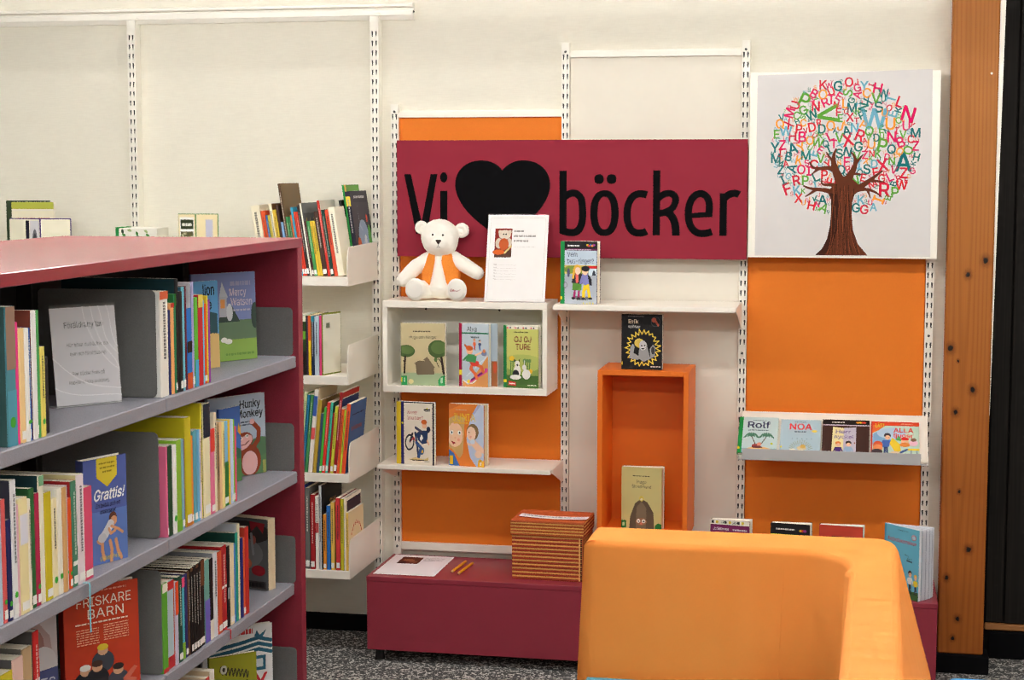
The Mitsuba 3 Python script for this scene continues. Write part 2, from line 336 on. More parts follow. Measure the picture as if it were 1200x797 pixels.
glyphs = [
    ('letter', 'black letter V', [V]),
    ('letter', 'black letter i', [Polygon([sp(*q) for q in [(517.7,224),(526,224),(526,275.4),(517.7,275.4)]]), Polygon([(sp(521.9, 0)[0] + 4.3*US*math.cos(q), sp(0, 208)[1] + 6*US*math.sin(q)) for q in np.linspace(0, 6.28, 24)])]),
    ('heart', 'black heart', [Polygon(np.vstack([hl, hr[::-1]])).buffer(0)]),
    ('letter', 'black letter b', [unary_union([rect4(52, 105, 95, 485), stroke([(80,268),(110,247),(150,243),(180,268),(192,320),(194,380),(184,440),(160,474),(120,482),(62,468)], 43)])]),
    ('letter', 'black letter ö', [ell4(327, 362, 86, 139).difference(ell4(327, 362, 42, 100)), ell4(293, 155, 28, 29), ell4(369, 155, 29, 29)]),
    ('letter', 'black letter c', [stroke([(583,251),(550,244),(515,250),(485,278),(467,330),(464,380),(474,432),(498,470),(540,482),(582,470)], 43)]),
    ('letter', 'black letter k', [unary_union([rect4(620, 103, 662, 495), stroke([(650,272),(685,247),(725,242),(752,262),(752,300),(730,335),(690,356),(652,362)], 40), stroke([(690,352),(725,370),(748,410),(757,455),(759,495)], 46)])]),
    ('letter', 'black letter e', [stroke([(972,470),(925,482),(880,474),(846,436),(832,375),(838,310),(862,262),(900,242),(938,258),(955,300),(956,345),(953,362)], 42).union(stroke([(975,368),(900,370),(835,377)], 30))]),
    ('letter', 'black letter r', [unary_union([rect4(1018, 240, 1060, 495), stroke([(1035,285),(1060,255),(1095,240),(1132,248)], 42)])])]
for nm, lab, shp in glyphs:
    g = unary_union(shp)
    k = part('sign_board', nm, upright_plane(extr(g, .0012)).apply_translation([0, SY - .0001, 0]), 'mat_black'); labels[k] = {'label': lab}

# ------------------------------------------------------------------ the tree picture
PX0, PX1, PZ0, PZ1, PY = 1.2195, 1.823, 1.3555, 1.957, -.077
L('tree_picture', 'square white picture of a brown tree with a crown of coloured letters', 'picture')
put('tree_picture__canvas', bx(PX0, PX1, PY, PY + .03, PZ0, PZ1, .001), 'mat_white')
for zz in (1.42, 1.86):
    for xx in (1.25, 1.765):
        part('tree_picture', 'spacer', bx(xx, xx + .02, PY + .0301, .0134 if zz < 1.6 else .0298, zz, zz + .02), 'mat_darksteel')
def tp(a, b): return (PX0 + (890 + a/3.795 - 878)/222*(PX1 - PX0), PZ0 + (302.4 - (90 + b/3.795))/219*(PZ1 - PZ0))
UT = (PX1 - PX0)/222/3.795
vc = VC(); q = [tp(-12, -10), tp(760, -30), tp(768, 798), tp(-14, 798)]
vc.quad(*[(a, PY - .0001, b) for a, b in (q[3], q[2], q[1], q[0])], C(212, 209, 209))
def flat(vcx, poly, col, lift):
    for g in getattr(poly, 'geoms', [poly]):
        if g.geom_type != 'Polygon' or g.area < 1e-8: continue
        v, f = trimesh.creation.triangulate_polygon(g, engine='earcut')
        vcx.add(np.stack([v[:, 0], np.full(len(v), PY - lift), v[:, 1]], 1), ccw(v, f), C(col))
k = num('tree_picture__printed_ground'); vc.put(k, 'mat_paper')
def taper(pts, r0, r1):
    p = curve(pts, 5) if len(pts) > 2 else np.linspace(pts[0], pts[1], 8); n = len(p)
    return unary_union([LineString([tp(*p[i]), tp(*p[i+1])]).buffer((r0 + (r1 - r0)*(i/(n - 1)))*UT) for i in range(n - 1)])
limbs = [([(345,525),(310,505),(258,498),(203,483)],13,3), ([(262,498),(212,530)],7,2), ([(350,510),(320,478),(288,476),(283,452)],11,2),
         ([(372,480),(350,430),(334,380),(344,320)],24,3), ([(338,385),(300,333)],7,2), ([(345,425),(305,403),(262,406),(228,378)],12,3), ([(268,406),(236,432)],6,2),
         ([(388,480),(412,430),(430,385),(412,335)],20,3), ([(428,388),(462,345)],8,2), ([(418,428),(456,431)],7,2),
         ([(405,515),(450,490),(495,458),(548,418)],17,3), ([(497,458),(556,465)],7,2), ([(430,505),(480,498),(548,531)],10,2), ([(488,505),(500,536)],5,2)]
trunk = Polygon([tp(*q) for q in [(258,793),(288,765),(310,722),(322,665),(327,600),(326,545),(308,508),(345,470),(370,440),(405,440),(450,480),(432,510),(420,555),(418,610),(425,680),(448,742),(492,793)]])
tree = unary_union([trunk] + [taper(p, a, b) for p, a, b in limbs]).buffer(.0006).buffer(-.0006)
vc = VC(); flat(vc, tree, (92, 45, 28), .0006)
shade = Polygon([tp(*q) for q in [(258,793),(288,765),(310,722),(322,665),(327,600),(326,545),(318,515),(352,520),(362,600),(355,680),(335,740),(300,793)]]); flat(vc, shade, (58, 26, 17), .0007)
for i in range(22):                                # drawn bark lines
    a = 335 + i*4.4; w0 = rng.uniform(-6, 6)
    pts = [(a + w0 + (a - 375)*.62*max(0, (y_ - 640)/150)**2 + 4*math.sin(y_/37 + i), y_) for y_ in np.linspace(rng.uniform(470, 560), 788, 9)]
    flat(vc, LineString([tp(*q) for q in pts]).buffer(1.0*UT).intersection(trunk), (48, 20, 12) if i % 3 else (140, 74, 44), .0008)
k = num('tree_picture__printed_trunk'); vc.put(k, 'mat_paper'); labels[k] = {'label': 'brown printed trunk with bare branches'}
# crown of letters
COLS = [(196, 32, 62), (206, 22, 92), (22, 104, 110), (92, 156, 58), (232, 150, 52), (104, 166, 188), (205, 30, 46), (22, 110, 104)]
placed, vc = [], VC()
branch_zone = unary_union([trunk] + [taper(p, a + 5, b + 4) for p, a, b in limbs])
def glyph(ch, a, b, h, rot, col):
    v, f, w = flat_text(ch, h > 22)
    v = v - [w/2, .5]; r = math.radians(rot); x, y = v[:, 0]*h, v[:, 1]*h
    x, y = x*math.cos(r) - y*math.sin(r), x*math.sin(r) + y*math.cos(r)
    o = tp(a, b); vc.add(np.stack([o[0] + x*UT, np.full(len(x), PY - .0005), o[1] + y*UT], 1), f, C(col))
    placed.append((a, b, h*.47))
big = [('P',197,100,62,-25,3),('V',305,165,92,-80,3),('W',508,186,88,0,5),('A',640,376,80,0,2),('R',557,499,62,0,0),('X',394,278,56,10,0),('U',578,208,52,0,4),('B',240,72,40,-30,1),('O',279,77,42,0,4),('R',290,112,40,25,1),
       ('S',357,338,40,0,7),('N',655,165,66,-15,1),('L',618,112,46,-20,0),('S',527,134,46,10,2),('M',408,136,40,0,2),('B',190,264,46,0,1),('A',150,316,48,15,2),('M',207,346,40,0,7),('Z',103,300,42,0,1),('F',126,497,52,20,0),
       ('P',545,302,58,-10,3),('N',585,265,48,0,1),('R',447,258,50,-20,0),('O',225,280,38,0,4),('V',357,268,42,0,3),('X',130,208,40,30,0),('W',118,238,42,0,5),('Z',642,425,46,0,0),('X',550,392,56,10,0),('G',345,40,42,0,2),
       ('T',332,296,36,0,1),('B',625,290,46,20,1),('Y',462,40,40,0,5),('C',473,72,42,0,4),('H',520,52,46,-10,1),('V',515,95,46,0,3),('A',287,545,42,0,2),('G',435,580,40,0,2),('K',457,545,42,0,5),('P',605,510,46,0,3),('M',73,360,40,0,2),
       ('E',75,252,38,0,3),('Z',690,306,42,0,1),('N',248,130,42,0,0),('Z',470,345,36,0,1),('V',436,350,36,0,3),('S',480,408,42,0,2),('D',512,385,36,0,5),('R',167,458,44,10,0),('P',207,458,42,0,3),('I',535,545,50,70,4),('F',390,375,42,0,1),
       ('O',316,215,42,0,4),('A',388,238,40,10,2),('X',402,178,38,0,0),('F',350,155,36,0,0),('E',358,182,34,0,3),('G',440,308,42,0,7),('U',497,297,42,0,4),('T',317,98,42,0,1),('Y',70,312,44,0,2),('E',540,233,32,0,3),('C',195,202,32,0,4)]
for ch, a, b, h, r, c in big: glyph(ch, a, b, h, r, COLS[c])
for h, tries in ((40, 1200), (34, 2000), (28, 3500), (23, 5500), (19, 8000), (16, 9000), (14, 9000)):
    for _ in range(tries):
        a, b = rng.uniform(48, 708), rng.uniform(12, 608)
        e = ((a - 380)/326)**2 + ((b - 312)/300)**2
        if e > 1 - h/900 or any((a - p)**2 + (b - q_)**2 < (r*.92 + h*.44)**2 for p, q_, r in placed): continue
        if b > 480 and Point(tp(a, b)).buffer(h*.55*UT).intersects(branch_zone): continue
        if branch_zone.contains(Point(tp(a, b))): continue
        glyph(rng.choice('ABCDEFGHIJKLMNOPQRSTUVWXYZ'), a, b, h, rng.choice((0, 0, 0, 10, -12, 25, -30, 75)), rng.choice(COLS))
k = num('tree_picture__printed_letters'); vc.put(k, 'mat_paper'); labels[k] = {'label': 'crown of printed capital letters in red, teal, green, orange and blue', 'kind': 'stuff'}

# ------------------------------------------------------------------ shelves on the standards
def bracket(parent, x, y0, z, w=.0025, h=.058, xoff=0):
    g = Polygon([(.0, z), (y0 + .012, z), (y0 + .012, z - .012), (-.02, z - h), (0, z - h)])
    m = extr(g, w).apply_transform(np.array([[0, 0, 1, x], [1, 0, 0, 0], [0, 1, 0, 0], [0, 0, 0, 1.0]]))
    part(parent, 'bracket', m, 'mat_whitesteel')
# display box under the bear
L('display_box', 'open white display box on the wall holding three picture books, the bear on its top', 'shelf')
BXD = (.0105, .5735, -.205, -.002, .8945, 1.2035)
x0, x1, y0, y1, z0, z1 = BXD
put('display_box__top', bx(x0, x1, y0, y1, z1 - .0225, z1, .0012), 'mat_white'); put('display_box__bottom', bx(x0, x1, y0, y1, z0, z0 + .0225, .0012), 'mat_white')
part('display_box', 'side', bx(x0, x0 + .016, y0, y1, z0 + .0226, z1 - .0226, .001), 'mat_white'); part('display_box', 'side', bx(x1 - .016, x1, y0, y1, z0 + .0226, z1 - .0226, .001), 'mat_white')
put('display_box__back', bx(x0 + .0161, x1 - .0161, y1 - .008, y1, z0 + .0226, z1 - .0226), 'mat_white')
for q in (.112, .372): part('display_box', 'screw', trimesh.creation.cylinder(.004, .002, sections=14).apply_transform(tr(q, y1 - .0091, 1.162, rx=90)), 'mat_screw_slotshade')
BOXZ = z0 + .0227
# lower shelf with two books
L('wall_shelf', 'white wall shelf with two picture books, under the display box', 'shelf')
put('wall_shelf__board', bx(-.0095, .588, -.216, -.002, .6315, .6475, .002), 'mat_white')
bracket('wall_shelf', -.001, -.19, .6312); bracket('wall_shelf', .5905, -.216, .6472, h=.072)
# shelf over the orange cabinet
L('wall_shelf_001', 'white wall shelf over the orange cabinet, one book at its left end', 'shelf')
put('wall_shelf_001__board', bx(.6025, 1.1945, -.262, -.002, 1.1855, 1.2025, .002), 'mat_white')
bracket('wall_shelf_001', .6, -.23, 1.2022, h=.085); bracket('wall_shelf_001', 1.195, -.262, 1.2022, h=.085)
USED['wall_shelf'] = 2
# sloping tray
L('book_tray', 'sloping white book tray holding four small books in front of the orange panel', 'book rest')
TX0, TX1 = 1.2055, 1.802
TA, TB = np.array([-.022, .838]), np.array([-.188, .7115])          # (y, z) of the slope's top and foot
def prism_x(pts, xa, xb): return extr(Polygon(pts).buffer(0), xb - xa).apply_transform(np.array([[0, 0, 1, xa], [1, 0, 0, 0], [0, 1, 0, 0], [0, 0, 0, 1.0]]))
put('book_tray__slope', prism_x([TA, TB, TB + [.004, -.006], TA + [.004, -.006]], TX0, TX1), 'mat_white')
put('book_tray__back_flange', bx(TX0, TX1, -.0205, -.0185, .775, .8378), 'mat_white')
put('book_tray__lip', cat(bx(TX0 + .012, TX1 - .018, -.2065, -.2045, .705, .7415, .0008), bx(TX0, TX1, -.2042, -.182, .7035, .7055)), 'mat_lightsteel')
scene['mat_lightsteel'] = prin((.42, .42, .43), .4, .45)
labels['book_tray__lip'] = {'label': 'grey metal front lip'}
part('book_tray', 'end_plate', prism_x([TA, TB + [-.016, -.008], TB + [-.016, .004], TB + [0, .012], TA + [-.006, .006]], TX1 + .0002, TX1 + .0045), 'mat_white')

# ------------------------------------------------------------------ orange cabinet, plinth
L('orange_cabinet', 'tall open orange cabinet hanging before the cream-white panel, over the armchair back', 'cabinet')
x0, x1, y0, y1, z0, z1 = .7475, 1.0455, -.237, -.001, .436, .9895
t = .0165
part('orange_cabinet', 'side', bx(x0, x0 + t, y0, y1, z0, z1 - .0005, .0012), 'mat_orangewood'); part('orange_cabinet', 'side', bx(x1 - t, x1, y0, y1, z0, z1 - .0005, .0012), 'mat_orangewood')
put('orange_cabinet__top', bx(x0 + t + .0001, x1 - t - .0001, y0, y1, z1 - t, z1, .0012), 'mat_orangewood'); put('orange_cabinet__bottom', bx(x0 + t + .0001, x1 - t - .0001, y0, y1, z0, z0 + t, .0012), 'mat_orangewood')
put('orange_cabinet__back', bx(x0 + t + .0002, x1 - t - .0002, y1 - .008, y1 - .0005, z0 + t + .0002, z1 - t - .0002), 'mat_orangewood')
for a in (.815, .901, .992): part('orange_cabinet', 'fitting', trimesh.creation.cylinder(.0045, .002, sections=12).apply_translation([a, -.05, z1 - t - .0012]), 'mat_screw_slotshade')
CABZ = z0 + t
part('orange_cabinet', 'hanger', bx(x0 + .02, x1 - .02, -.0008, .0133, .9, .94), 'mat_whitesteel'); part('orange_cabinet', 'hanger', bx(x0 + .02, x1 - .02, -.0008, .0133, .46, .48), 'mat_whitesteel')
L('plinth', 'long low purple-red plinth along the foot of the wall, behind the armchair', 'plinth')
put('plinth__top', bx(-.0135, 1.8415, -.342, -.002, .2745, .2922, .0018), 'mat_bordeaux')
put('plinth__front', bx(-.012, 1.84, -.3405, -.322, .042, .2742, .0008), 'mat_bordeaux')
part('plinth', 'end', bx(-.012, .006, -.3218, -.004, .042, .2742, .0008), 'mat_bordeaux'); part('plinth', 'end', bx(1.822, 1.84, -.3218, -.004, .042, .2742, .0008), 'mat_bordeaux')
put('plinth__underside', bx(.0065, 1.8215, -.3215, -.004, .042, .058), 'mat_bordeaux')
for a in (.02, .9, 1.79):
    for b in (-.3, -.05): part('plinth', 'foot', cat(trimesh.creation.cylinder(.014, .038, sections=20).apply_translation([a, b, .0225]), trimesh.creation.cylinder(.017, .006, sections=20).apply_translation([a, b, .003])), 'mat_darksteel')
PLZ = .2924

# ------------------------------------------------------------------ white wall shelves left of the display
END_PLATES = [(1.2615, .370, .1325, -.335), (.936, .377, .136, -.395), (.6095, .373, .137, -.385), (.285, .378, .137, -.395)]
for i, (zb, d, h, yf) in enumerate(END_PLATES):
    k = num('bookshelf'); dep = (.36, .376, .372, .378)[i]
    L(k, ('top white metal wall shelf, crowded with leaning paperbacks', 'second white metal wall shelf from the top, a few thin picture books standing on it', 'third white metal wall shelf from the top, books leaning to the right', 'lowest white metal wall shelf, a dark blue book at its left')[i], 'shelf')
    put(k + '__board', cat(bx(-.955, -.0626, -dep + .002, -.003, zb + .026, zb + .0285, .0005), bx(-.955, -.0626, -dep, -dep + .0018, zb, zb + .0285, .0006)), 'mat_white')
    r = .04
    pts = [(-.0145, zb), (-d, zb), (-d, zb + h - r*1.9)] + [(-d + .028*(1 - math.cos(q)), zb + h - r*1.9 + (r*1.9 - .004)*math.sin(q)) for q in np.linspace(.15, 1.5, 9)] + [(-.0145, zb + h)]
    part(k, 'end_plate', prism_x(pts, -.0624, -.0596), 'mat_white'); part(k, 'end_plate', prism_x(pts, -.9585, -.9555), 'mat_white')
    if i == 0:
        k = num('bookshelf'); L(k, 'white metal wall shelf far left behind the red bookcase, books and open albums just showing', 'shelf')
        put(k + '__board', cat(bx(-1.853, -.963, -dep + .002, -.003, zb + .026, zb + .0285, .0005), bx(-1.853, -.963, -dep, -dep + .0018, zb, zb + .0285, .0006)), 'mat_white')
        part(k, 'end_plate', prism_x(pts, -1.8565, -1.8535), 'mat_white')
SZ = [a[0] + .0287 for a in END_PLATES]

# ------------------------------------------------------------------ free-standing bookcase
XB, YE, YM, YN = .155, -1.53, -2.379, -3.235
L('bookcase', 'free-standing bookcase with purple-red top and end panel and grey metal shelves, at the left', 'bookcase')
put('bookcase__top', bx(-.505, .164, YN - .035, -1.494, 1.441, 1.4655, .0015), 'mat_laminate')
part('bookcase', 'end_panel', bx(-.503, .163, YE, YE + .034, .005, 1.4408, .0015), 'mat_bordeaux'); part('bookcase', 'end_panel', bx(-.503, .163, YN - .034, YN, .005, 1.4408, .0015), 'mat_bordeaux')
put('bookcase__centre_panel', bx(-.182, -.172, YN + .001, YE - .001, .06, 1.43), 'mat_darksteel')
part('bookcase', 'post', bx(-.1715, -.135, YM - .02, YM + .02, .06, 1.4405, .002), 'mat_darksteel')
part('bookcase', 'post', bx(-.1715, -.135, YE - .04, YE - .001, .06, 1.4405, .002), 'mat_darksteel')
part('bookcase', 'post', bx(-.1715, -.135, YN + .001, YN + .04, .06, 1.4405, .002), 'mat_darksteel')
put('bookcase__base', bx(-.49, .15, YN + .001, YE - .001, .004, .0595), 'mat_darksteel')
BZ = [1.16, .857, .559, .26]
for i, z in enumerate(BZ):
    for ya, yb in ((YM + .0022, YE - .0012), (YN + .0012, YM - .0022)):
        part('bookcase', 'shelf', bx(-.134, XB - (.0, .0, .012, .0)[i], ya, yb, z - .03, z, .0022), 'mat_greysteel')
    for ya, yb in ((YN + .0012, YE - .0012),):
        part('bookcase', 'rear_shelf', bx(-.495, -.1825, ya, yb, z - .03, z, .002), 'mat_greysteel')
    def side_plate(yc, h, xf, drop=0):
        g = sbox(-.133, z + .0004 - drop, xf, z + h).buffer(-.012).buffer(.012)
        m = upright_plane(extr(g, .0018)).apply_translation([0, yc, 0]); part('bookcase', 'side_plate', m, 'mat_plate')
    if i < 4:
        side_plate(YM + .003, .229, .134)
        side_plate(YE - .0015, .126, .1475)
# ------------------------------------------------------------------ books
# local frame of a book: spine at x = 0 facing -x, front cover at y = 0 facing -y, z up
def book(name, label, xf, w, h, t, spine, front=None, back=None, hard=True, pages=(240, 233, 216), art=None, spine_art=None, group=None, cat_='book', ribbon=None, fan=0):
    fn = math.tan(math.radians(fan))
    def fanned(vc):
        if fan: vc.v = [np.stack([q[:, 0], q[:, 1] + np.maximum(q[:, 0], 0)*fn*np.clip(q[:, 1]/t, 0, 1), q[:, 2]], 1) for q in vc.v]
    k = num(name); L(k, label, cat_, group)
    front = spine if front is None else front; back = front if back is None else back
    S, F, B = C(spine), C(front), C(back); W = C(235, 230, 220)
    b = min(.0024 if hard else .0007, t*.22); r = min(.003 if hard else .0015, t*.3)
    prof = [((w, 0), F), ((r, 0), S), ((r*.3, r*.3), S), ((0, r), S), ((0, t - r), S), ((r*.3, t - r*.3), S), ((r, t), B), ((w, t), B), ((w, t - b), W), ((b, t - b), W), ((b, b), W), ((w, b), F)]
    vc = VC(); n = len(prof)
    for i in range(n):
        (xa, ya), c = prof[i]; (xb, yb), _ = prof[(i + 1) % n]
        vc.quad((xb, yb, 0), (xa, ya, 0), (xa, ya, h), (xb, yb, h), c)
    for z, up in ((0, False), (h, True)):
        for (xa, xb, ya, yb), c in (((r, w, 0, b), F), ((r, w, t - b, t), B), ((0, r, r, t - r), S), ((r*.3, r, r*.3, t - r*.3), S)):
            q = [(xa, ya, z), (xb, ya, z), (xb, yb, z), (xa, yb, z)]
            vc.quad(*(q if up else q[::-1]), c)
    fanned(vc); vc.put(k + '__cover', 'mat_book', xf)
    ins = .0035 if hard else .0006
    vc = VC(); P = C(pages)
    vc.box(b + .0001, w - ins, b + .0001, t - b - .0001, ins if hard else .0003, h - ins, P)
    nl = max(2, int((t + w*fn)/.004))                                    # uneven leaf edges along the fore-edge
    for i in range(nl):
        ya = b + (t - 2*b)*(i + .2)/nl; vc.box(w - ins, w - ins + .0006, ya, ya + (t - 2*b)/nl*.45, ins + .001, h - ins - .001, P*.93)
    fanned(vc); vc.put(k + '__pages', 'mat_paper', xf)
    if art is not None:
        vc = VC(); art.emit(vc, lambda u, v, e: np.stack([u, -e - .00008, v], 1)); vc.put(k + '__cover_print', 'mat_book', xf)
    if spine_art is not None:
        for pn, sa in spine_art.items(): vc = VC(); sa.emit(vc, lambda u, v, e: np.stack([-e - .00008, t - u, v], 1)); vc.put(num(k + '__' + pn.split('#')[0]), 'mat_book', xf)
    if ribbon:
        vc = VC(); c, ln = ribbon; y = t*.5; pts = [(.02, y - .001, .0004), (-.0125, y - .001, .0008), (-.0140, y - .0005, -.004), (-.0138, y + .001, -ln*.6), (-.0142, y, -ln)]
        for a, q in zip(pts[:-1], pts[1:]): vc.quad((a[0], a[1] - .003, a[2]), (a[0], a[1] + .003, a[2]), (q[0], q[1] + .003, q[2]), (q[0], q[1] - .003, q[2]), C(c))
        vc.put(k + '__ribbon', 'mat_paper', xf); labels[k + '__ribbon'] = {'label': 'bookmark ribbon hanging over the shelf edge'}
    return k

def spine_deco(t, h, spec, seed, spine):
    """spec: words 'st' white call-number label, 'gd' green dot, 'tx' title too small to read, 'top' / 'bot' / 'mid' bands -> {part: Art}"""
    out = {}; r = random.Random(seed); dark = sum(spine) < 330
    ink = tuple(.62*a + .38*b for a, b in zip((240, 236, 228) if dark else (36, 34, 42), spine))
    def lay(n):
        if n.startswith('spine_band'): n += f'#{len(out)}'
        if n not in out: out[n] = Art(t, h); out[n].k = {'spine_band': len(out), 'spine_lettering': 6, 'call_number_label': 10, 'green_dot': 14}[n.split('#')[0]]
        return out[n]
    for s in spec:
        if isinstance(s, tuple):
            kind, col, fr = s; a = lay('spine_band')
            if kind == 'bot': a.rect(0, 0, 1, fr, col)
            elif kind == 'top': a.rect(0, 1 - fr, 1, 1, col)
            else: a.rect(.05, fr, .95, fr + .14, col)
        elif s == 'tx':
            v = .9; e = r.uniform(.3, .5); a = lay('spine_lettering')
            while v > e:
                d = r.uniform(.012, .03); a.rect(.36, v - d, .64, v, ink); v -= d + .008
        elif s == 'st': lay('call_number_label').rect(.1, .03, .9, .105, (240, 240, 236))
        elif s == 'gd': lay('green_dot').ell(.5, .17, .3, .3*t/h, (66, 168, 60))
    return out

def words(k): return {1: 'first', 2: 'second', 3: 'third'}.get(k, f'{k}th')

# one row of spines on the bookcase: data (y at its near edge, thickness, height) + look (colour words, spine rgb, cover rgb, depth, spec, hard)
def case_row(rows, looks, zs, where, group, xs, prefix):
    for i, ((y0, t, h), lk) in enumerate(zip(rows, looks)):
        words_, spine, cover, w, spec, hard = lk
        t2 = t*.965
        x = xs - rng.uniform(0, .004)
        xf = tr(x, y0 + t*.5 + t2*.5, zs + .0006, rz=180)
        lab = f'{words_}, {words(i + 1)} from left, {where}'
        rib = ((118, 190, 206), .095) if 'pale lilac spine' in words_ else ((196, 34, 40), .022) if 'and a ribbon' in words_ else None
        book(prefix, lab, xf, w, h, t2, spine, cover, hard=hard, ribbon=rib, spine_art=spine_deco(t2, h, spec, i*31 + len(rows), spine), group=group)

R1b = [(-2.3756, 0.0443, 0.224), (-2.3313, 0.0116, 0.182), (-2.3197, 0.0178, 0.196), (-2.3019, 0.0094, 0.215), (-2.2925, 0.0166, 0.247), (-2.2759, 0.0177, 0.218), (-2.2582, 0.0145, 0.227), (-2.2437, 0.0073, 0.228), (-2.2365, 0.0308, 0.178), (-2.2056, 0.0149, 0.234), (-2.1908, 0.021, 0.199), (-2.1698, 0.0278, 0.203), (-2.1419, 0.0092, 0.189), (-2.1327, 0.0185, 0.18), (-2.1142, 0.0067, 0.198), (-2.1074, 0.0135, 0.188)]
R1a = [(-3.0452, 0.0338, 0.244), (-3.0105, 0.01, 0.215), (-3.0005, 0.0198, 0.203), (-2.9807, 0.0134, 0.202), (-2.9673, 0.0115, 0.201), (-2.9558, 0.0175, 0.231), (-2.9383, 0.0114, 0.23), (-2.9269, 0.0181, 0.163)]
R2b = [(-2.3657, 0.0069, 0.196), (-2.3588, 0.0265, 0.195), (-2.3323, 0.0235, 0.193), (-2.3088, 0.0262, 0.2), (-2.2826, 0.0159, 0.199), (-2.2667, 0.0107, 0.197), (-2.256, 0.0334, 0.242), (-2.2226, 0.0134, 0.197), (-2.2092, 0.02, 0.206), (-2.1892, 0.0126, 0.206), (-2.1765, 0.0158, 0.204), (-2.1608, 0.0077, 0.262), (-2.1531, 0.0409, 0.258), (-2.1122, 0.0263, 0.196), (-2.0858, 0.016, 0.23), (-2.0698, 0.0188, 0.202), (-2.0511, 0.0135, 0.203), (-2.0375, 0.0164, 0.201), (-2.0212, 0.0292, 0.199), (-1.992, 0.0083, 0.201), (-1.9836, 0.0179, 0.199), (-1.9657, 0.0147, 0.197), (-1.951, 0.0091, 0.179)]
R2a = [(-3.0979, 0.015, 0.221), (-3.0829, 0.016, 0.217), (-3.0669, 0.0165, 0.178), (-3.0503, 0.0195, 0.245), (-3.0308, 0.0072, 0.199), (-3.0237, 0.0339, 0.207), (-2.9898, 0.0119, 0.201), (-2.9779, 0.0188, 0.217), (-2.9591, 0.0164, 0.205), (-2.9427, 0.0199, 0.234), (-2.9228, 0.0269, 0.199), (-2.8959, 0.0222, 0.183), (-2.8737, 0.019, 0.198), (-2.8547, 0.0157, 0.197), (-2.839, 0.0095, 0.198), (-2.8294, 0.0135, 0.172), (-2.816, 0.0215, 0.201), (-2.7944, 0.0291, 0.209), (-2.7653, 0.039, 0.179)]
R3b = [(-2.3741, 0.0294, 0.196), (-2.3447, 0.0399, 0.193), (-2.3048, 0.0174, 0.185), (-2.2874, 0.0244, 0.191), (-2.2631, 0.0187, 0.184), (-2.2443, 0.0159, 0.188), (-2.2284, 0.0125, 0.192), (-2.2159, 0.0151, 0.195), (-2.2008, 0.0152, 0.196), (-2.1855, 0.0154, 0.197), (-2.1702, 0.0155, 0.197), (-2.1547, 0.0261, 0.198), (-2.1286, 0.0307, 0.191), (-2.0979, 0.023, 0.189), (-2.0749, 0.0266, 0.198), (-2.0483, 0.0264, 0.194), (-2.022, 0.0351, 0.201), (-1.9868, 0.0192, 0.194), (-1.9676, 0.0286, 0.195), (-1.9391, 0.0098, 0.191), (-1.9292, 0.0162, 0.215), (-1.913, 0.0164, 0.234), (-1.8966, 0.0159, 0.195), (-1.8807, 0.0178, 0.192), (-1.8629, 0.024, 0.215)]
R3a = [(-3.1172, 0.0181, 0.255), (-3.0991, 0.0121, 0.25), (-3.087, 0.0465, 0.205), (-3.0405, 0.0398, 0.220), (-3.0007, 0.0375, 0.228), (-2.9600, 0.0215, 0.249)]
R4b = [(-2.3117, 0.049, 0.235), (-2.2627, 0.060, 0.23), (-2.1556, 0.0211, 0.225), (-2.1346, 0.0266, 0.235)]
CR, WH, BK = (238, 230, 208), (236, 236, 234), (24, 23, 25)
look1b = [('thick cream-white spine under an orange band', (238, 234, 226), WH, .17, [('top', (206, 96, 62), .075), 'tx'], True), ('narrow navy spine', (38, 44, 96), (38, 44, 96), .15, [], True), ('peach spine', (238, 172, 110), (238, 172, 110), .16, [('top', (196, 58, 48), .05)], True), ('thin green spine', (40, 120, 80), (40, 110, 60), .16, [('top', (30, 110, 40), .12), 'st'], True),
    ('tall black spine, dark teal cover', (22, 26, 30), (24, 58, 66), .265, [], True), ('black spine with a white label', (30, 30, 32), (36, 40, 40), .16, ['st'], True), ('pale blue edged spine of a steel-blue book', (112, 186, 206), (62, 110, 134), .19, ['st'], True), ('thin dark red spine', (96, 30, 48), (96, 30, 48), .17, [], True),
    ('blue spine, black figure, orange foot', (40, 110, 190), (40, 110, 190), .15, [('bot', (196, 82, 44), .2), ('mid', (30, 26, 30), .45)], True), ('lavender spine of a tall white book', (168, 164, 206), (226, 228, 236), .20, ['st'], True), ('green and light blue spine', (96, 176, 60), (90, 170, 200), .15, [('bot', (70, 160, 200), .3)], True), ('thick red spine with a yellow badge', (190, 44, 52), (190, 44, 52), .17, [('top', (222, 204, 90), .14)], True),
    ('thin sky-blue spine', (110, 190, 222), (110, 190, 222), .15, [], True), ('orange-red spine with a white label', (216, 82, 40), (216, 82, 40), .15, ['st'], True), ('thin yellow spine', (232, 206, 60), (232, 206, 60), .16, [], True), ('purple spine', (140, 58, 150), (140, 58, 150), .16, [], True)]
case_row(R1b, look1b, BZ[0], 'top grey shelf, far bay', 'books in the far bay of the top bookcase shelf', .147, 'book')
look1a = [('large dark green and brown photo book', (76, 136, 150), (58, 92, 92), .22, [('top', (150, 120, 104), .45), ('bot', (80, 150, 170), .4), 'gd'], True), ('thin pink spine', (232, 62, 140), (232, 62, 140), .15, [], True), ('peach spine with a yellow edge', (240, 206, 150), (120, 58, 44), .17, ['st'], True), ('white spine', WH, WH, .15, ['gd', 'st'], True), ('bright blue spine', (48, 92, 170), (48, 92, 170), .15, ['tx', 'gd'], True), ('tall white spine', (238, 236, 234), (120, 62, 50), .19, ['st'], True), ('thin green spine', (80, 160, 90), (80, 160, 90), .19, [], True), ('short yellow spine', (232, 216, 110), (232, 216, 110), .14, ['tx', 'gd'], False)]
case_row(R1a, look1a, BZ[0], 'top grey shelf, near bay', 'books in the near bay of the top bookcase shelf', .150, 'book')
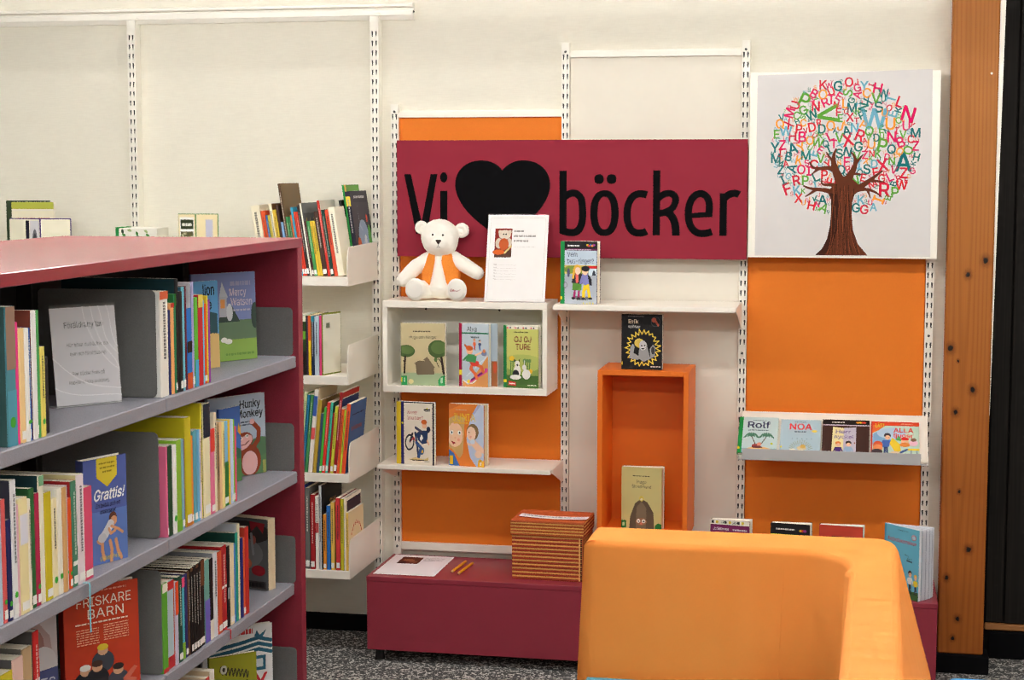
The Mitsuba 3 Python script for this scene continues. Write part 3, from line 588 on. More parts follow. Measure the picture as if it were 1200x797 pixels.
look2b = [('thin pink spine', (226, 112, 150), (226, 112, 150), .15, ['st'], True), ('dark green spine', (28, 66, 44), (28, 66, 44), .16, [], True), ('white spine', (240, 240, 238), WH, .15, ['gd'], True), ('lime green spine with a yellow edge', (140, 184, 62), (140, 190, 60), .16, [('bot', (110, 170, 50), .12)], True), ('grey-teal spine', (126, 172, 182), (126, 172, 182), .15, ['st'], True), ('purple spine', (124, 76, 152), (124, 76, 152), .15, [], True),
    ('mustard yellow spine of a large book', (204, 188, 44), (196, 184, 34), .235, ['st', ('bot', (200, 120, 50), .05)], True), ('orange spine', (226, 140, 62), (226, 140, 62), .15, ['st'], True), ('teal-blue spine', (92, 160, 178), (92, 160, 178), .15, ['st'], True), ('light blue spine', (110, 176, 214), (110, 176, 214), .15, ['st'], True), ('pale pink spine', (224, 206, 214), (224, 206, 214), .15, ['tx'], True), ('tall yellow spine', (228, 214, 60), (210, 196, 40), .23, [], True),
    ('thick spine, navy above and cream below', (238, 228, 190), (26, 40, 56), .20, [('top', (24, 38, 54), .30), 'st'], True), ('pink spine under a red band', (222, 118, 152), (214, 62, 58), .15, [('top', (220, 66, 56), .27), 'st'], True), ('cream spine', (238, 226, 196), CR, .17, ['tx'], True), ('spotted brown and cream spine', (170, 140, 104), (222, 200, 160), .15, ['tx', 'tx'], True), ('peach spine', (238, 196, 150), (238, 196, 150), .15, [], True), ('pale yellow spine', (238, 222, 150), (238, 222, 150), .15, ['tx'], True),
    ('light blue spine with a green foot', (128, 184, 212), (128, 184, 212), .15, [('bot', (40, 112, 52), .52), 'st'], True), ('thin yellow spine', (240, 200, 60), (240, 200, 60), .15, [], True), ('pale blue spine', (190, 206, 236), (190, 206, 236), .15, ['st'], True), ('lime spine', (130, 196, 60), (130, 196, 60), .15, ['st'], True), ('thin rose spine', (226, 92, 124), (226, 92, 124), .15, [], True)]
case_row(R2b, look2b, BZ[1], 'second grey shelf, far bay', 'books in the far bay of the second bookcase shelf', .147, 'book')
look2a = [('pale blue spine at the picture edge', (176, 196, 214), (176, 196, 214), .16, [], True), ('coral red spine', (214, 92, 92), (214, 92, 92), .16, ['gd', 'st'], True), ('short navy spine', (30, 36, 86), (30, 36, 86), .15, ['gd', 'st'], True), ('tall white spine', (226, 226, 230), (60, 62, 76), .19, ['tx', 'gd', 'st'], True), ('thin pale pink spine', (222, 176, 190), (222, 176, 190), .15, [], True), ('thick pale yellow spine, white title strip', (236, 222, 170), (236, 222, 170), .16, [('mid', (224, 222, 232), .72), ('mid', (224, 222, 232), .6), 'st'], True), ('cream spine with blue lettering', (240, 232, 214), CR, .15, ['tx'], True), ('dark green spine', (38, 94, 50), (38, 84, 48), .17, ['st'], True), ('crimson spine', (172, 40, 74), (172, 40, 74), .15, ['gd', 'st'], True),
    ('tall cream spine of a dark teal book', (232, 228, 206), (32, 60, 66), .21, [('top', (120, 170, 130), .08)], True), ('mustard yellow spine', (200, 182, 40), (200, 182, 40), .15, ['st'], True), ('cream spine with grey lettering', (240, 228, 186), (240, 228, 186), .15, ['tx', 'gd'], True), ('off-white spine', (238, 232, 218), WH, .16, ['gd'], True), ('tan spine', (206, 160, 106), (206, 160, 106), .15, [], True), ('thin pale blue and pink spine', (206, 190, 206), (206, 190, 206), .15, ['gd'], True), ('orange-red spine', (222, 84, 40), (222, 84, 40), .14, ['gd', 'st'], True), ('green spine with white capitals', (70, 124, 100), (160, 44, 44), .18, [('T', (240, 240, 236), .5, 'EN & EN SAGA'), 'st'], True), ('pale lilac spine of a cream book', (228, 214, 222), (226, 214, 160), .20, ['tx', 'st'], True), ('pink spine', (212, 78, 112), (212, 78, 112), .155, ['st'], True)]
look2a[16] = ('green spine with white lettering', (70, 124, 100), (160, 44, 44), .18, [('mid', (240, 240, 236), .2), ('mid', (70, 124, 100), .24), 'tx', 'st'], True)
case_row(R2a, look2a, BZ[1], 'second grey shelf, near bay', 'books in the near bay of the second bookcase shelf', .151, 'book')
look3b = [('bright green spine', (92, 164, 54), (92, 164, 54), .15, [('top', (236, 230, 214), .1), ('bot', (200, 60, 60), .05)], True), ('pale grey-blue spine with a red foot', (178, 196, 206), (190, 50, 50), .15, [('bot', (186, 44, 50), .14), ('top', (190, 50, 50), .1)], True), ('thin orange and blue spine', (200, 190, 214), (220, 90, 50), .14, [('top', (226, 84, 48), .4)], True), ('dark green spine with white capitals', (34, 70, 56), (34, 70, 56), .15, ['tx', 'st'], True), ('teal spine, pink head, lime foot', (80, 176, 196), (44, 60, 66), .15, [('bot', (130, 180, 60), .2), ('top', (226, 80, 130), .12)], True), ('navy spine', (44, 44, 96), (40, 40, 88), .15, ['st'], True), ('narrow dark brown spine', (84, 58, 44), (84, 58, 44), .15, ['tx'], True)]
look3b += [(f'black spine with a white foot label', (22, 20, 20), (30, 27, 25), .16, ['st', 'tx'] if j % 2 else ['st', ('top', (92, 62, 40), .04), 'tx'], False) for j in range(4)]
look3b += [('wider black and brown spine', (34, 30, 28), (30, 28, 27), .165, ['st', ('top', (104, 66, 42), .3)], True), ('spine teal above and violet below', (110, 162, 152), (200, 190, 170), .15, [('bot', (112, 100, 190), .52)], True), ('black spine with a white foot', (24, 23, 25), (30, 30, 34), .15, [('bot', (232, 226, 216), .24)], True), ('white spine', (222, 224, 232), (150, 154, 164), .18, ['tx'], True), ('orange-red spine', (204, 84, 56), (150, 152, 160), .18, ['st'], True), ('red spine with white lettering and a ribbon', (176, 40, 44), (176, 40, 44), .16, [('mid', (240, 236, 230), .5), ('mid', (176, 40, 44), .53), 'tx', 'st'], True), ('black spine', (26, 24, 26), (26, 24, 26), .15, [('mid', (130, 140, 146), .35)], True), ('cream spine', (238, 222, 186), CR, .15, ['st'], True), ('thin blue spine', (80, 130, 200), (80, 130, 200), .15, [], True),
    ('teal spine of a large dark green book', (40, 150, 130), (24, 74, 66), .225, [], True), ('tall cream-white spine', (240, 234, 200), (216, 222, 236), .21, [], True), ('navy spine', (38, 40, 108), (38, 40, 108), .15, [], True), ('orange spine with a white label', (216, 92, 54), (216, 92, 54), .15, ['st'], True), ('tall red spine', (196, 50, 44), (190, 64, 44), .19, [], True)]
case_row(R3b, look3b, BZ[2], 'third grey shelf, far bay', 'books in the far bay of the third bookcase shelf', .136, 'book')
look3a = [('white spine at the picture edge', (222, 222, 222), (160, 160, 165), .15, [], True), ('thin amber spine', (220, 170, 50), (150, 100, 50), .2, [], True), ('mustard yellow spine with a green dot', (206, 190, 50), (206, 190, 50), .15, ['gd'], True), ('flowered pink and white spine', (226, 190, 180), (100, 100, 104), .16, [('mid', (216, 92, 82), .5), ('mid', (120, 180, 200), .3), 'gd'], True), ('tan spine of a grey book', (186, 156, 120), (118, 116, 112), .17, [], True), ('red spine with white capitals', (190, 40, 40), (90, 88, 88), .17, [('mid', (238, 232, 226), .6), ('mid', (190, 40, 40), .65), 'tx'], True)]
case_row(R3a, look3a, BZ[2], 'third grey shelf, near bay', 'books in the near bay of the third bookcase shelf', .140, 'book')
look4b = [('dark red spine low behind the shelf above', (150, 40, 46), (160, 150, 140), .2, [], True), ('cream spine', (222, 206, 176), (206, 186, 160), .18, [], True), ('red and brown spine', (170, 60, 50), (214, 196, 170), .17, [], True), ('white spine', (232, 228, 216), (200, 180, 150), .17, ['tx'], True)]
case_row(R4b, look4b, BZ[3], 'fourth grey shelf, far bay', 'books in the far bay of the lowest bookcase shelf', .147, 'book')

# ---- rows on the white wall shelves: (x at the left foot, thickness, height, lean in degrees)
def wall_row(rows, looks, zs, yf, where, group, prefix='book'):
    for i, ((x0, t, h, lean), lk) in enumerate(zip(rows, looks)):
        words_, spine, cover, w, spec, hard = lk[:6]; t2 = t*.93
        base = tr(t2, 0, 0, rz=90)
        if lean < -.8: M = tr(x0 + .0005, yf + rng.uniform(0, .004), zs + .0006, ry=lean) @ base
        elif lean > 1.2: M = tr(x0 + t2/math.cos(math.radians(lean)), yf + rng.uniform(0, .004), zs + .0006, ry=lean) @ tr(-t2, 0, 0) @ base
        else: M = tr(x0, yf + rng.uniform(0, .003), zs + .0006) @ base
        art = lk[6](w, h) if len(lk) > 6 else None
        book(prefix, f'{words_}, {words(i + 1)} from left, {where}', M, w, h, t2, spine, cover, hard=hard, art=art, spine_art=spine_deco(t2, h, spec, i*17 + 5, spine), group=group)

S1 = [(-0.3785, 0.0334, 0.233, -6.4), (-0.3449, 0.0149, 0.216, -7.0), (-0.3299, 0.0074, 0.202, -8.1), (-0.3224, 0.0089, 0.202, -8.1), (-0.3135, 0.0118, 0.24, -8.9), (-0.3015, 0.0118, 0.22, -9.2), (-0.2896, 0.0090, 0.235, -9.0), (-0.2800, 0.0090, 0.179, -9.0), (-0.2705, 0.0105, 0.308, -8.7), (-0.2600, 0.0085, 0.197, -8.6), (-0.2515, 0.0070, 0.197, -8.6), (-0.2445, 0.0065, 0.203, -8.6), (-0.238, 0.0068, 0.229, -8.6), (-0.2310, 0.0075, 0.214, -8.6), (-0.2230, 0.0078, 0.214, -8.5), (-0.2150, 0.009, 0.237, -8.5), (-0.206, 0.0070, 0.243, -8.5), (-0.1990, 0.0079, 0.183, -8.5), (-0.1911, 0.0117, 0.183, -8.5), (-0.1794, 0.0088, 0.183, -8.6), (-0.1706, 0.0096, 0.184, -8.7), (-0.161, 0.0172, 0.215, -8.7), (-0.1436, 0.0093, 0.252, -8.7), (-0.1341, 0.0117, 0.221, -8.8), (-0.1223, 0.0128, 0.221, -8.9), (-0.1094, 0.0240, 0.229, -9.0)]
def grass(w, h):
    a = Art(w, h, (116, 92, 62)); r = random.Random(3)
    for _ in range(60):
        u = r.random(); v = r.uniform(.0, .5); a.line([(u, v), (u + r.uniform(-.04, .04), v + r.uniform(.1, .3))], .008, r.choice(((176, 150, 90), (70, 54, 38), (150, 120, 70), (196, 176, 120))))
    a.dashes(.3, .75, .68, .05, (206, 200, 186), 4); return a
def greyfig(w, h):
    a = Art(w, h, (112, 114, 116)); a.rect(.08, .55, .8, .86, (84, 84, 88))
    for u in (.15, .35, .6): a.poly([(u, .55), (u + .06, .8), (u + .16, .6), (u + .2, .75), (u + .2, .52)], (206, 172, 52))
    return a
look_s1 = [('thick cream-white spine with small black letters', (236, 228, 202), (238, 230, 206), .15, ['tx'], True), ('orange-red spine', (222, 88, 48), (222, 88, 48), .14, ['tx'], False), ('blue spine', (52, 96, 160), (52, 96, 160), .13, ['tx'], False), ('olive yellow spine', (200, 186, 70), (200, 186, 70), .13, ['tx'], False), ('cream spine', (232, 222, 190), (120, 82, 50), .15, ['tx'], True), ('yellow spine', (220, 190, 66), (220, 190, 66), .14, ['tx'], False), ('dark brown spine', (66, 46, 40), (66, 46, 40), .15, [], True), ('pale blue spine', (130, 170, 214), (130, 170, 214), .13, [], False),
    ('tall brown book with dry grass cover', (88, 66, 46), (116, 92, 62), .19, ['tx'], True, grass), ('green spine', (56, 130, 74), (56, 130, 74), .13, ['tx'], False), ('darker green spine', (48, 112, 66), (48, 112, 66), .13, ['tx'], False), ('orange spine', (230, 110, 60), (230, 110, 60), .13, ['tx'], False), ('cyan spine', (62, 176, 214), (62, 176, 214), .15, ['tx'], False), ('red spine', (216, 70, 48), (216, 70, 48), .14, ['tx', 'st'], False), ('second red spine', (212, 64, 46), (212, 64, 46), .14, ['tx', 'st'], False), ('black-brown spine', (52, 44, 42), (52, 44, 42), .15, ['tx', 'st'], True), ('white spine of a book with a grey cover', (238, 234, 222), (112, 114, 116), .17, [], True, greyfig),
    ('dark brown spine', (74, 44, 40), (74, 44, 40), .13, ['tx', 'st'], False), ('green spine with a pale edge', (70, 148, 84), (70, 148, 84), .13, ['tx', 'st'], False), ('yellow spine', (224, 194, 62), (224, 194, 62), .13, ['tx'], False), ('second yellow spine', (218, 190, 66), (218, 190, 66), .13, ['tx'], False), ('dark brown spine with white lettering', (70, 48, 40), (70, 48, 40), .15, ['tx', 'st'], True), ('tall red spine', (204, 56, 48), (206, 200, 190), .17, ['tx'], False), ('dark green spine with a white label', (28, 62, 54), (28, 62, 54), .14, ['tx', 'st'], False), ('orange-red spine', (216, 82, 56), (216, 82, 56), .14, ['tx'], False), ('thick cream-white spine with black letters', (242, 236, 214), (242, 238, 220), .11, ['tx'], True)]
S1 = [(a, b, c, -8.6) for a, b, c, _ in S1]
wall_row(S1, look_s1, SZ[0], -.318, 'top white wall shelf', 'paperbacks leaning on the top white wall shelf')
def farm(w, h):
    a = Art(w, h, (70, 66, 74)); a.rect(0, .86, 1, 1, (62, 60, 68)); a.dashes(.2, .8, .91, .03, (200, 200, 206), 6)
    a.rect(0, 0, 1, .34, (84, 128, 66)); a.ell(.5, .35, .32, .3, (140, 160, 186)); a.ell(.55, .2, .26, .2, (168, 184, 206)); a.poly([(.3, .9), (.36, .6), (.5, .5), (.36, .56)], (172, 182, 200)); a.ell(.85, .42, .1, .16, (84, 150, 70)); a.ell(.2, .3, .12, .14, (196, 96, 60)); a.ell(.78, .66, .05, .05, (206, 76, 60)); a.ell(.58, .4, .07, .06, (206, 210, 214)); return a
def greentop(w, h): a = Art(w, h, (96, 152, 66)); a.rect(0, .9, .12, 1, (226, 190, 90)); a.dashes(.55, .9, .9, .03, (226, 236, 216), 2); return a
S1b = [(-.1085, .0100, .251, -8), (-.0982, .0085, .195, -8), (-.0895, .0085, .302, -8), (-.0807, .0165, .28, -8)]
look_s1b = [('black spine with white lettering', (30, 34, 32), (30, 34, 32), .15, ['tx'], True), ('short cream spine', (232, 226, 196), (232, 226, 196), .13, ['tx'], False), ('tall green spine', (40, 140, 66), (96, 152, 66), .17, [], True, greentop), ('dark blue book with farm animal drawing', (34, 34, 52), (70, 66, 74), .20, [('mid', (224, 200, 70), .12), ('top', (224, 200, 70), .18), ('top', (34, 34, 52), .06), 'tx'], True, farm)]
wall_row(S1b, look_s1b, SZ[0], -.2, 'right-hand group, top white wall shelf', 'books behind the end plate of the top white wall shelf')

S2 = [(-0.2406, 0.0107, 0.197, 0.0), (-0.23, 0.0112, 0.197, 0.0), (-0.2187, 0.013, 0.197, 0.0), (-0.2057, 0.0065, 0.197, 0.0), (-0.1992, 0.0106, 0.197, 0.0), (-0.1886, 0.0109, 0.197, 0.0), (-0.1777, 0.0168, 0.195, 0.0), (-0.1609, 0.0082, 0.198, 0.0)]
look_s2 = [('white spine against the red end panel', (230, 232, 226), WH, .16, [], True), ('spine pale blue and dark green', (60, 118, 106), (170, 206, 214), .16, [], True), ('black and leaf-green spine', (40, 60, 30), (80, 130, 40), .16, [('top', (236, 232, 210), .1), ('mid', (96, 150, 50), .6), ('bot', (30, 24, 22), .4)], True), ('thin dark purple spine', (54, 36, 60), (54, 36, 60), .16, [], True), ('spine orange above and yellow below', (236, 196, 40), (236, 196, 40), .16, [('top', (206, 90, 40), .42)], True), ('navy spine', (26, 40, 66), (26, 40, 66), .16, [('top', (40, 130, 150), .1), 'tx'], True), ('pale grey-blue spine', (178, 198, 212), (178, 198, 212), .17, ['tx'], True), ('pink spine', (206, 66, 122), (206, 66, 122), .17, [], True)]
wall_row(S2, look_s2, SZ[1], -.366, 'second white wall shelf', 'thin picture books on the second white wall shelf')
k = num('open_folder'); L(k, 'open folder, olive edge, white inside, right of the pink spine on a white shelf', 'folder')
M = tr(-.1508, -.362, SZ[1] + .0006, rz=72)
vc = VC(); vc.box(0, .105, 0, .003, 0, .205, C(122, 128, 40)); vc.put(k + '__board', 'mat_book', M)
vc = VC(); vc.box(.003, .102, -.0012, -.0001, .004, .2, C(226, 224, 208)); vc.put(k + '__leaf', 'mat_paper', M)
vc = VC(); vc.box(.02, .04, -.0018, -.0013, .155, .172, C(110, 120, 100)); vc.put(k + '__print', 'mat_paper', M)

S3 = [(-0.2448, 0.0142, 0.215, 5.7), (-0.2279, 0.0106, 0.268, 5.8), (-0.2165, 0.0089, 0.262, 5.8), (-0.2062, 0.0106, 0.262, 5.8), (-0.1943, 0.0155, 0.28, 5.9), (-0.1783, 0.0133, 0.244, 5.9), (-0.1647, 0.0086, 0.2, 5.9), (-0.1558, 0.0096, 0.221, 5.9), (-0.146, 0.0107, 0.238, 5.9), (-0.1351, 0.0095, 0.238, 5.9), (-0.1253, 0.0072, 0.202, 5.9), (-0.1179, 0.0110, 0.225, 5.9), (-0.1067, 0.0121, 0.272, 5.9), (-0.0943, 0.0083, 0.217, 5.9), (-0.0858, 0.0080, 0.214, 5.9), (-0.0776, 0.0141, 0.234, 5.9)]
def linkis(w, h): a = Art(w, h, (220, 216, 200)); a.rect(0, .82, 1, .92, (44, 52, 92)); a.rect(0, .93, 1, 1, (170, 44, 40)); a.dashes(.2, .9, .68, .06, (80, 110, 120), 8); a.rect(.1, .45, .3, .6, (60, 70, 110)); return a
def bluecov(w, h): a = Art(w, h, (66, 96, 142)); a.dashes(.15, .85, .82, .02, (40, 50, 80), 5); a.dashes(.15, .8, .6, .06, (120, 84, 100), 6); a.ell(.28, .3, .09, .08, (210, 170, 110)); a.ell(.3, .2, .12, .1, (60, 50, 50)); a.ell(.75, .2, .08, .2, (90, 92, 90)); return a
def plaincov(col): return lambda w, h: Art(w, h, col)
look_s3 = [('cream spine beside the red end panel', (226, 218, 184), (222, 214, 180), .14, ['tx'], True), ('pale green spine', (196, 212, 158), (120, 160, 110), .15, ['tx', 'st'], False), ('teal-blue spine', (40, 128, 168), (40, 128, 168), .14, ['tx'], False), ('green spine', (70, 138, 84), (70, 138, 84), .14, ['tx'], False), ('tall white spine with a blue title', (236, 230, 222), (222, 208, 176), .21, [('mid', (60, 96, 170), .78), ('mid', (60, 96, 170), .68), ('mid', (216, 90, 90), .4)], True), ('mustard-gold spine', (190, 160, 62), (150, 122, 70), .20, [], True), ('short slate spine', (60, 82, 108), (60, 82, 108), .14, [], False), ('bright green spine', (76, 176, 66), (50, 90, 50), .15, ['st'], False), ('red spine', (220, 56, 50), (220, 56, 50), .15, ['tx', 'st'], False), ('turquoise spine', (70, 186, 162), (44, 90, 82), .15, ['tx', 'st'], False), ('short dark red spine', (150, 40, 44), (150, 40, 44), .14, [], False), ('lime-yellow spine', (206, 206, 66), (206, 206, 66), .14, ['tx', 'st'], False), ('tall dark red spine', (152, 34, 40), (220, 216, 200), .19, ['tx', 'st'], True, linkis), ('orange spine', (230, 96, 50), (230, 96, 50), .14, ['tx'], False), ('lime spine', (196, 206, 60), (196, 206, 60), .14, ['tx', 'tx'], False), ('orange-red spine of a blue book', (230, 88, 50), (66, 96, 142), .185, ['tx'], False, bluecov)]
S3 = [(a - .0115, b, c, 5.5) for a, b, c, _ in S3]
wall_row(S3, look_s3, SZ[2], -.366, 'third white wall shelf', 'books leaning on the third white wall shelf')

S4 = [(-0.2277, 0.0182, 0.282, 0), (-0.2089, 0.0173, 0.273, 0), (-0.191, 0.0173, 0.251, 0), (-0.1731, 0.0122, 0.246, 0), (-0.1604, 0.0095, 0.282, 0), (-0.1509, 0.0036, 0.284, 0), (-0.1467, 0.0119, 0.186, 0), (-0.1342, 0.013, 0.216, 0), (-0.1206, 0.0142, 0.228, 0), (-0.1019, 0.0154, 0.243, 0), (-0.0854, 0.0121, 0.241, 0), (-0.0732, 0.0064, 0.244, 0), (-0.0668, 0.0089, 0.195, 0)]
def blackcov(w, h): a = Art(w, h, (30, 30, 32)); a.text('Slöjd', .35, .72, .07, (214, 140, 40), shear=.2, bold=True); return a
def blackcov2(w, h): a = Art(w, h, (236, 228, 210)); a.rect(.08, .3, .97, .95, (44, 38, 52)); return a
def allemans(w, h):
    a = Art(w, h, (234, 214, 170))
    for i, q in enumerate(np.linspace(150, 25, 9)):
        u, v = .52 + .36*math.cos(math.radians(q)), .45 + .3*math.sin(math.radians(q)); a.poly([(u - .03, v - .02), (u, v + .05), (u + .03, v - .02)], (206, 70, 60))
    a.ell(.5, .42, .16, .1, (226, 180, 120)); return a
look_s4 = [('navy blue spine with a white label', (36, 52, 128), (36, 52, 128), .2, ['st', 'tx'], True), ('grey spine', (100, 102, 100), (100, 102, 100), .19, ['tx', 'st'], True), ('dark red spine with white lettering', (160, 34, 40), (160, 34, 40), .18, ['tx', 'st'], True), ('white spine with red lettering', (238, 234, 226), WH, .17, [('mid', (206, 60, 60), .5), 'tx'], False), ('silver-grey spine', (192, 196, 200), (192, 196, 200), .18, ['tx', 'tx'], True), ('thin black book with an amber title', (26, 26, 28), (30, 30, 32), .215, [], False, blackcov), ('short orange spine', (222, 140, 50), (222, 140, 50), .14, ['tx', 'st'], False), ('blue spine with white lettering', (46, 110, 186), (46, 110, 186), .15, ['tx'], False), ('yellow spine', (226, 190, 90), (226, 190, 90), .15, ['tx', 'st'], True), ('red spine with white lettering', (208, 62, 62), (150, 40, 44), .19, ['tx', 'st'], False), ('lime-yellow spine', (196, 186, 50), (100, 150, 190), .18, ['tx'], False), ('thin white spine, black cover', (238, 228, 206), (44, 38, 52), .18, [], True, blackcov2), ('cream book with an arched red title', (226, 190, 90), (234, 214, 170), .175, ['tx'], False, allemans)]
S4 = [(a - .006, b, c, d) for a, b, c, d in S4]
wall_row(S4, look_s4, SZ[3], -.374, 'lowest white wall shelf', 'books on the lowest white wall shelf')

# ---- things at the far left, behind the bookcase
def lime(w, h): a = Art(w, h, (228, 222, 196)); a.rect(.08, .1, .95, .6, (110, 112, 70)); a.rect(.08, .1, .35, .6, (160, 150, 90)); a.dashes(.1, .9, .72, .05, (170, 90, 60), 3); a.rect(0, .9, 1, 1, (176, 180, 70)); return a
book('book', 'light green book with a landscape cover, topmost at the far left edge behind the bookcase', tr(-1.335, -.20, SZ[0] + .0006, rz=8), .15, .238, .018, (186, 190, 96), (228, 222, 196), art=lime(.15, .238))
book('book', 'dark green book behind the light green one at the far left edge', tr(-1.375, -.165, SZ[0] + .0006, rz=8), .16, .243, .016, (40, 56, 40), (50, 66, 44))
def album(label, x, y, w, h, tilt, edge, inner, picture, seed):
    k = num('open_album'); L(k, label, 'book')
    for s, wd, rz in ((-1, w[0], tilt[0]), (1, w[1], tilt[1])):
        M = tr(x, y, SZ[0] + .0006, rz=rz) @ tr(-wd if s < 0 else 0, 0, 0)
        vc = VC(); vc.box(0, wd, 0, .003, 0, h, C(edge)); q = num(k + '__cover'); vc.put(q, 'mat_book', M)
        vc = VC(); vc.box(.003, wd - .003, -.004, -.0002, .003, h - .003, C(inner)); q = num(k + '__leaf'); vc.put(q, 'mat_paper', M)
        if picture and s < 0:
            a = Art(wd, h); r = random.Random(seed)
            if picture == 'photo':
                a.rect(.12, .05, .92, .94, (238, 238, 232)); a.rect(.16, .74, .88, .90, (52, 60, 40)); a.rect(.16, .05, .88, .70, (86, 84, 60)); a.dashes(.24, .8, .79, .05, (220, 222, 210), 2)
                for _ in range(40): a.ell(r.uniform(.2, .84), r.uniform(.3, .68), .05, .03, r.choice(((140, 132, 100), (60, 58, 40), (180, 176, 150), (100, 90, 50))), rot=r.uniform(0, 90))
            else:
                a.rect(.55, .0, .66, .96, (26, 26, 40)); a.rect(.68, 0, .98, .96, (206, 206, 212)); a.ell(.84, .5, .09, .3, (110, 110, 118)); a.ell(.84, .62, .05, .1, (60, 60, 66))
            vc = VC(); a.emit(vc, lambda u, v, e: np.stack([u, -.0041 - e, v], 1)); q = num(k + '__print'); vc.put(q, 'mat_paper', M)
        if picture == 'photo' and s > 0:
            vc = VC(); vc.box(.035, .06, -.0052, -.0042, .003, h - .02, C(190, 190, 206)); q = num(k + '__strip'); vc.put(q, 'mat_paper', M)
album('open album with purple edge and white leaves, standing behind the bookcase', -1.185, -.285, (.125, .105), .184, (-8, 14), (78, 58, 118), (232, 228, 206), 'dark', 5)
album('small open book with a green edge and a flower photo, standing above the bookcase top', -.626, -.262, (.066, .078), .203, (-5, 5), (120, 148, 110), (234, 220, 178), 'photo', 9)
k = num('card_box'); L(k, 'white card box with leaf pattern and green end, behind the bookcase top', 'box')
vc = VC(); vc.box(0, .012, 0, .10, 0, .155, C(40, 130, 66)); vc.box(.0121, .15, 0, .10, 0, .152, C(226, 224, 214)); vc.put(k + '__body', 'mat_paper', tr(-.917, -.265, SZ[0] + .0006))
a = Art(.15, .152); r = random.Random(2)
for u, v in ((.17, .93), (.2, .85), (.16, .78), (.52, .88), (.55, .8), (.74, .93), (.78, .84), (.72, .79), (.34, .95)): a.ell(u, v, .03, .05, r.choice(((40, 60, 40), (70, 120, 60), (150, 170, 120))), rot=r.uniform(0, 80))
vc = VC(); a.emit(vc, lambda u, v, e: np.stack([u, -.0001 - e, v], 1)); vc.put(k + '__print', 'mat_paper', tr(-.917, -.265, SZ[0] + .0006))

L('bookend', 'black bookend block beside the short yellow spine on the top grey shelf', 'bookend')
put('bookend__block', bx(-.02, .138, -2.9065, -2.874, BZ[0] + .0004, BZ[0] + .142, .002), 'mat_darksteel')
# ------------------------------------------------------------------ picture books shown by their covers
def faceout(label, x, y, z, rz, w, h, t, spine, art, front=(230, 228, 220), hard=True, lean=0, pages=(240, 233, 216), spine_art=None, back=None, fan=0):
    a = art(w, h)
    return book('book', label, tr(x, y, z + .0006, rz=rz) @ tr(rx=lean), w, h, t, spine, front, back=back, hard=hard, art=a, pages=pages, spine_art=spine_art, fan=fan)

def person(a, u, v, s, hair, top, legs, shoes=(40, 36, 40), skin=(236, 190, 160), lean=0):
    """small drawn figure, s = its height as a share of the cover"""
    k = a.h/a.w
    a.poly([(u - .05*s*k*1.2, v + .45*s), (u - .06*s*k, v + .04*s), (u - .0*s, v + .04*s), (u + .01*s, v + .38*s), (u + .03*s*k, v + .04*s), (u + .09*s*k, v + .04*s), (u + .07*s*k, v + .45*s)], legs)
    a.ell(u - .05*s*k, v + .03*s, .06*s*k, .025*s, shoes); a.ell(u + .08*s*k, v + .03*s, .06*s*k, .025*s, shoes)
    a.poly([(u - .10*s*k, v + .42*s), (u - .11*s*k + lean, v + .72*s), (u + .11*s*k + lean, v + .72*s), (u + .11*s*k, v + .42*s)], top)
    a.line([(u - .1*s*k + lean, v + .7*s), (u - .17*s*k, v + .45*s)], .05*s*k, top); a.line([(u + .1*s*k + lean, v + .7*s), (u + .17*s*k, v + .5*s)], .05*s*k, top)
    a.ell(u + lean*1.3, v + .93*s, .11*s*k, .11*s, hair); a.ell(u + lean*1.3 + .005, v + .84*s, .085*s*k, .10*s, skin); a.ell(u + lean*1.3 - .03*s*k, v + .86*s, .01*s*k, .012*s, (30, 30, 30)); a.ell(u + lean*1.3 + .03*s*k, v + .86*s, .01*s*k, .012*s, (30, 30, 30))

def c_hugo(w, h):
    a = Art(w, h, (196, 182, 142)); a.rect(0, 0, 1, .2, (160, 178, 142))
    a.dashes(.28, .68, .86, .02, (90, 80, 66), 1); a.text('Hugo och Holger', .19, .755, .05, (60, 50, 48), width=.62)
    for u, v, ru, rv in ((.12, .55, .2, .10), (.84, .59, .22, .145)): a.ell(u, v, ru, rv, (70, 92, 50)); a.ell(u + .02, v + .02, ru*.8, rv*.7, (88, 112, 62))
    a.line([(.1, .46), (.08, .2)], .04, (52, 40, 36)); a.line([(.92, .45), (.97, .2)], .05, (52, 40, 36)); a.line([(.06, .4), (.1, .34)], .02, (52, 40, 36)); a.line([(.86, .43), (.93, .36)], .02, (52, 40, 36))
    a.poly([(.36, .17), (.33, .37), (.42, .4), (.68, .38), (.75, .27), (.76, .18)], (116, 102, 82)); a.poly([(.52, .42), (.6, .46), (.76, .3), (.86, .24), (.88, .27), (.78, .3), (.7, .24)], (116, 102, 82)); a.poly([(.3, .35), (.38, .38), (.37, .33)], (116, 102, 82))
    a.ell(.79, .42, .04, .035, (84, 108, 58)); a.line([(.86, .3), (.8, .4)], .012, (60, 50, 40))
    a.rect(.01, .0, .14, .15, (46, 148, 84)); a.poly([(.84, .08), (.9, .14), (1, .17), (1, 0), (.86, 0)], (46, 148, 84)); a.ell(.23, .06, .06, .04, (216, 206, 150)); a.rect(.0, .05, .03, .12, (226, 208, 60)); a.rect(.07, .05, .1, .12, (170, 210, 180)); a.rect(.9, .04, .95, .13, (170, 210, 180))
    return a
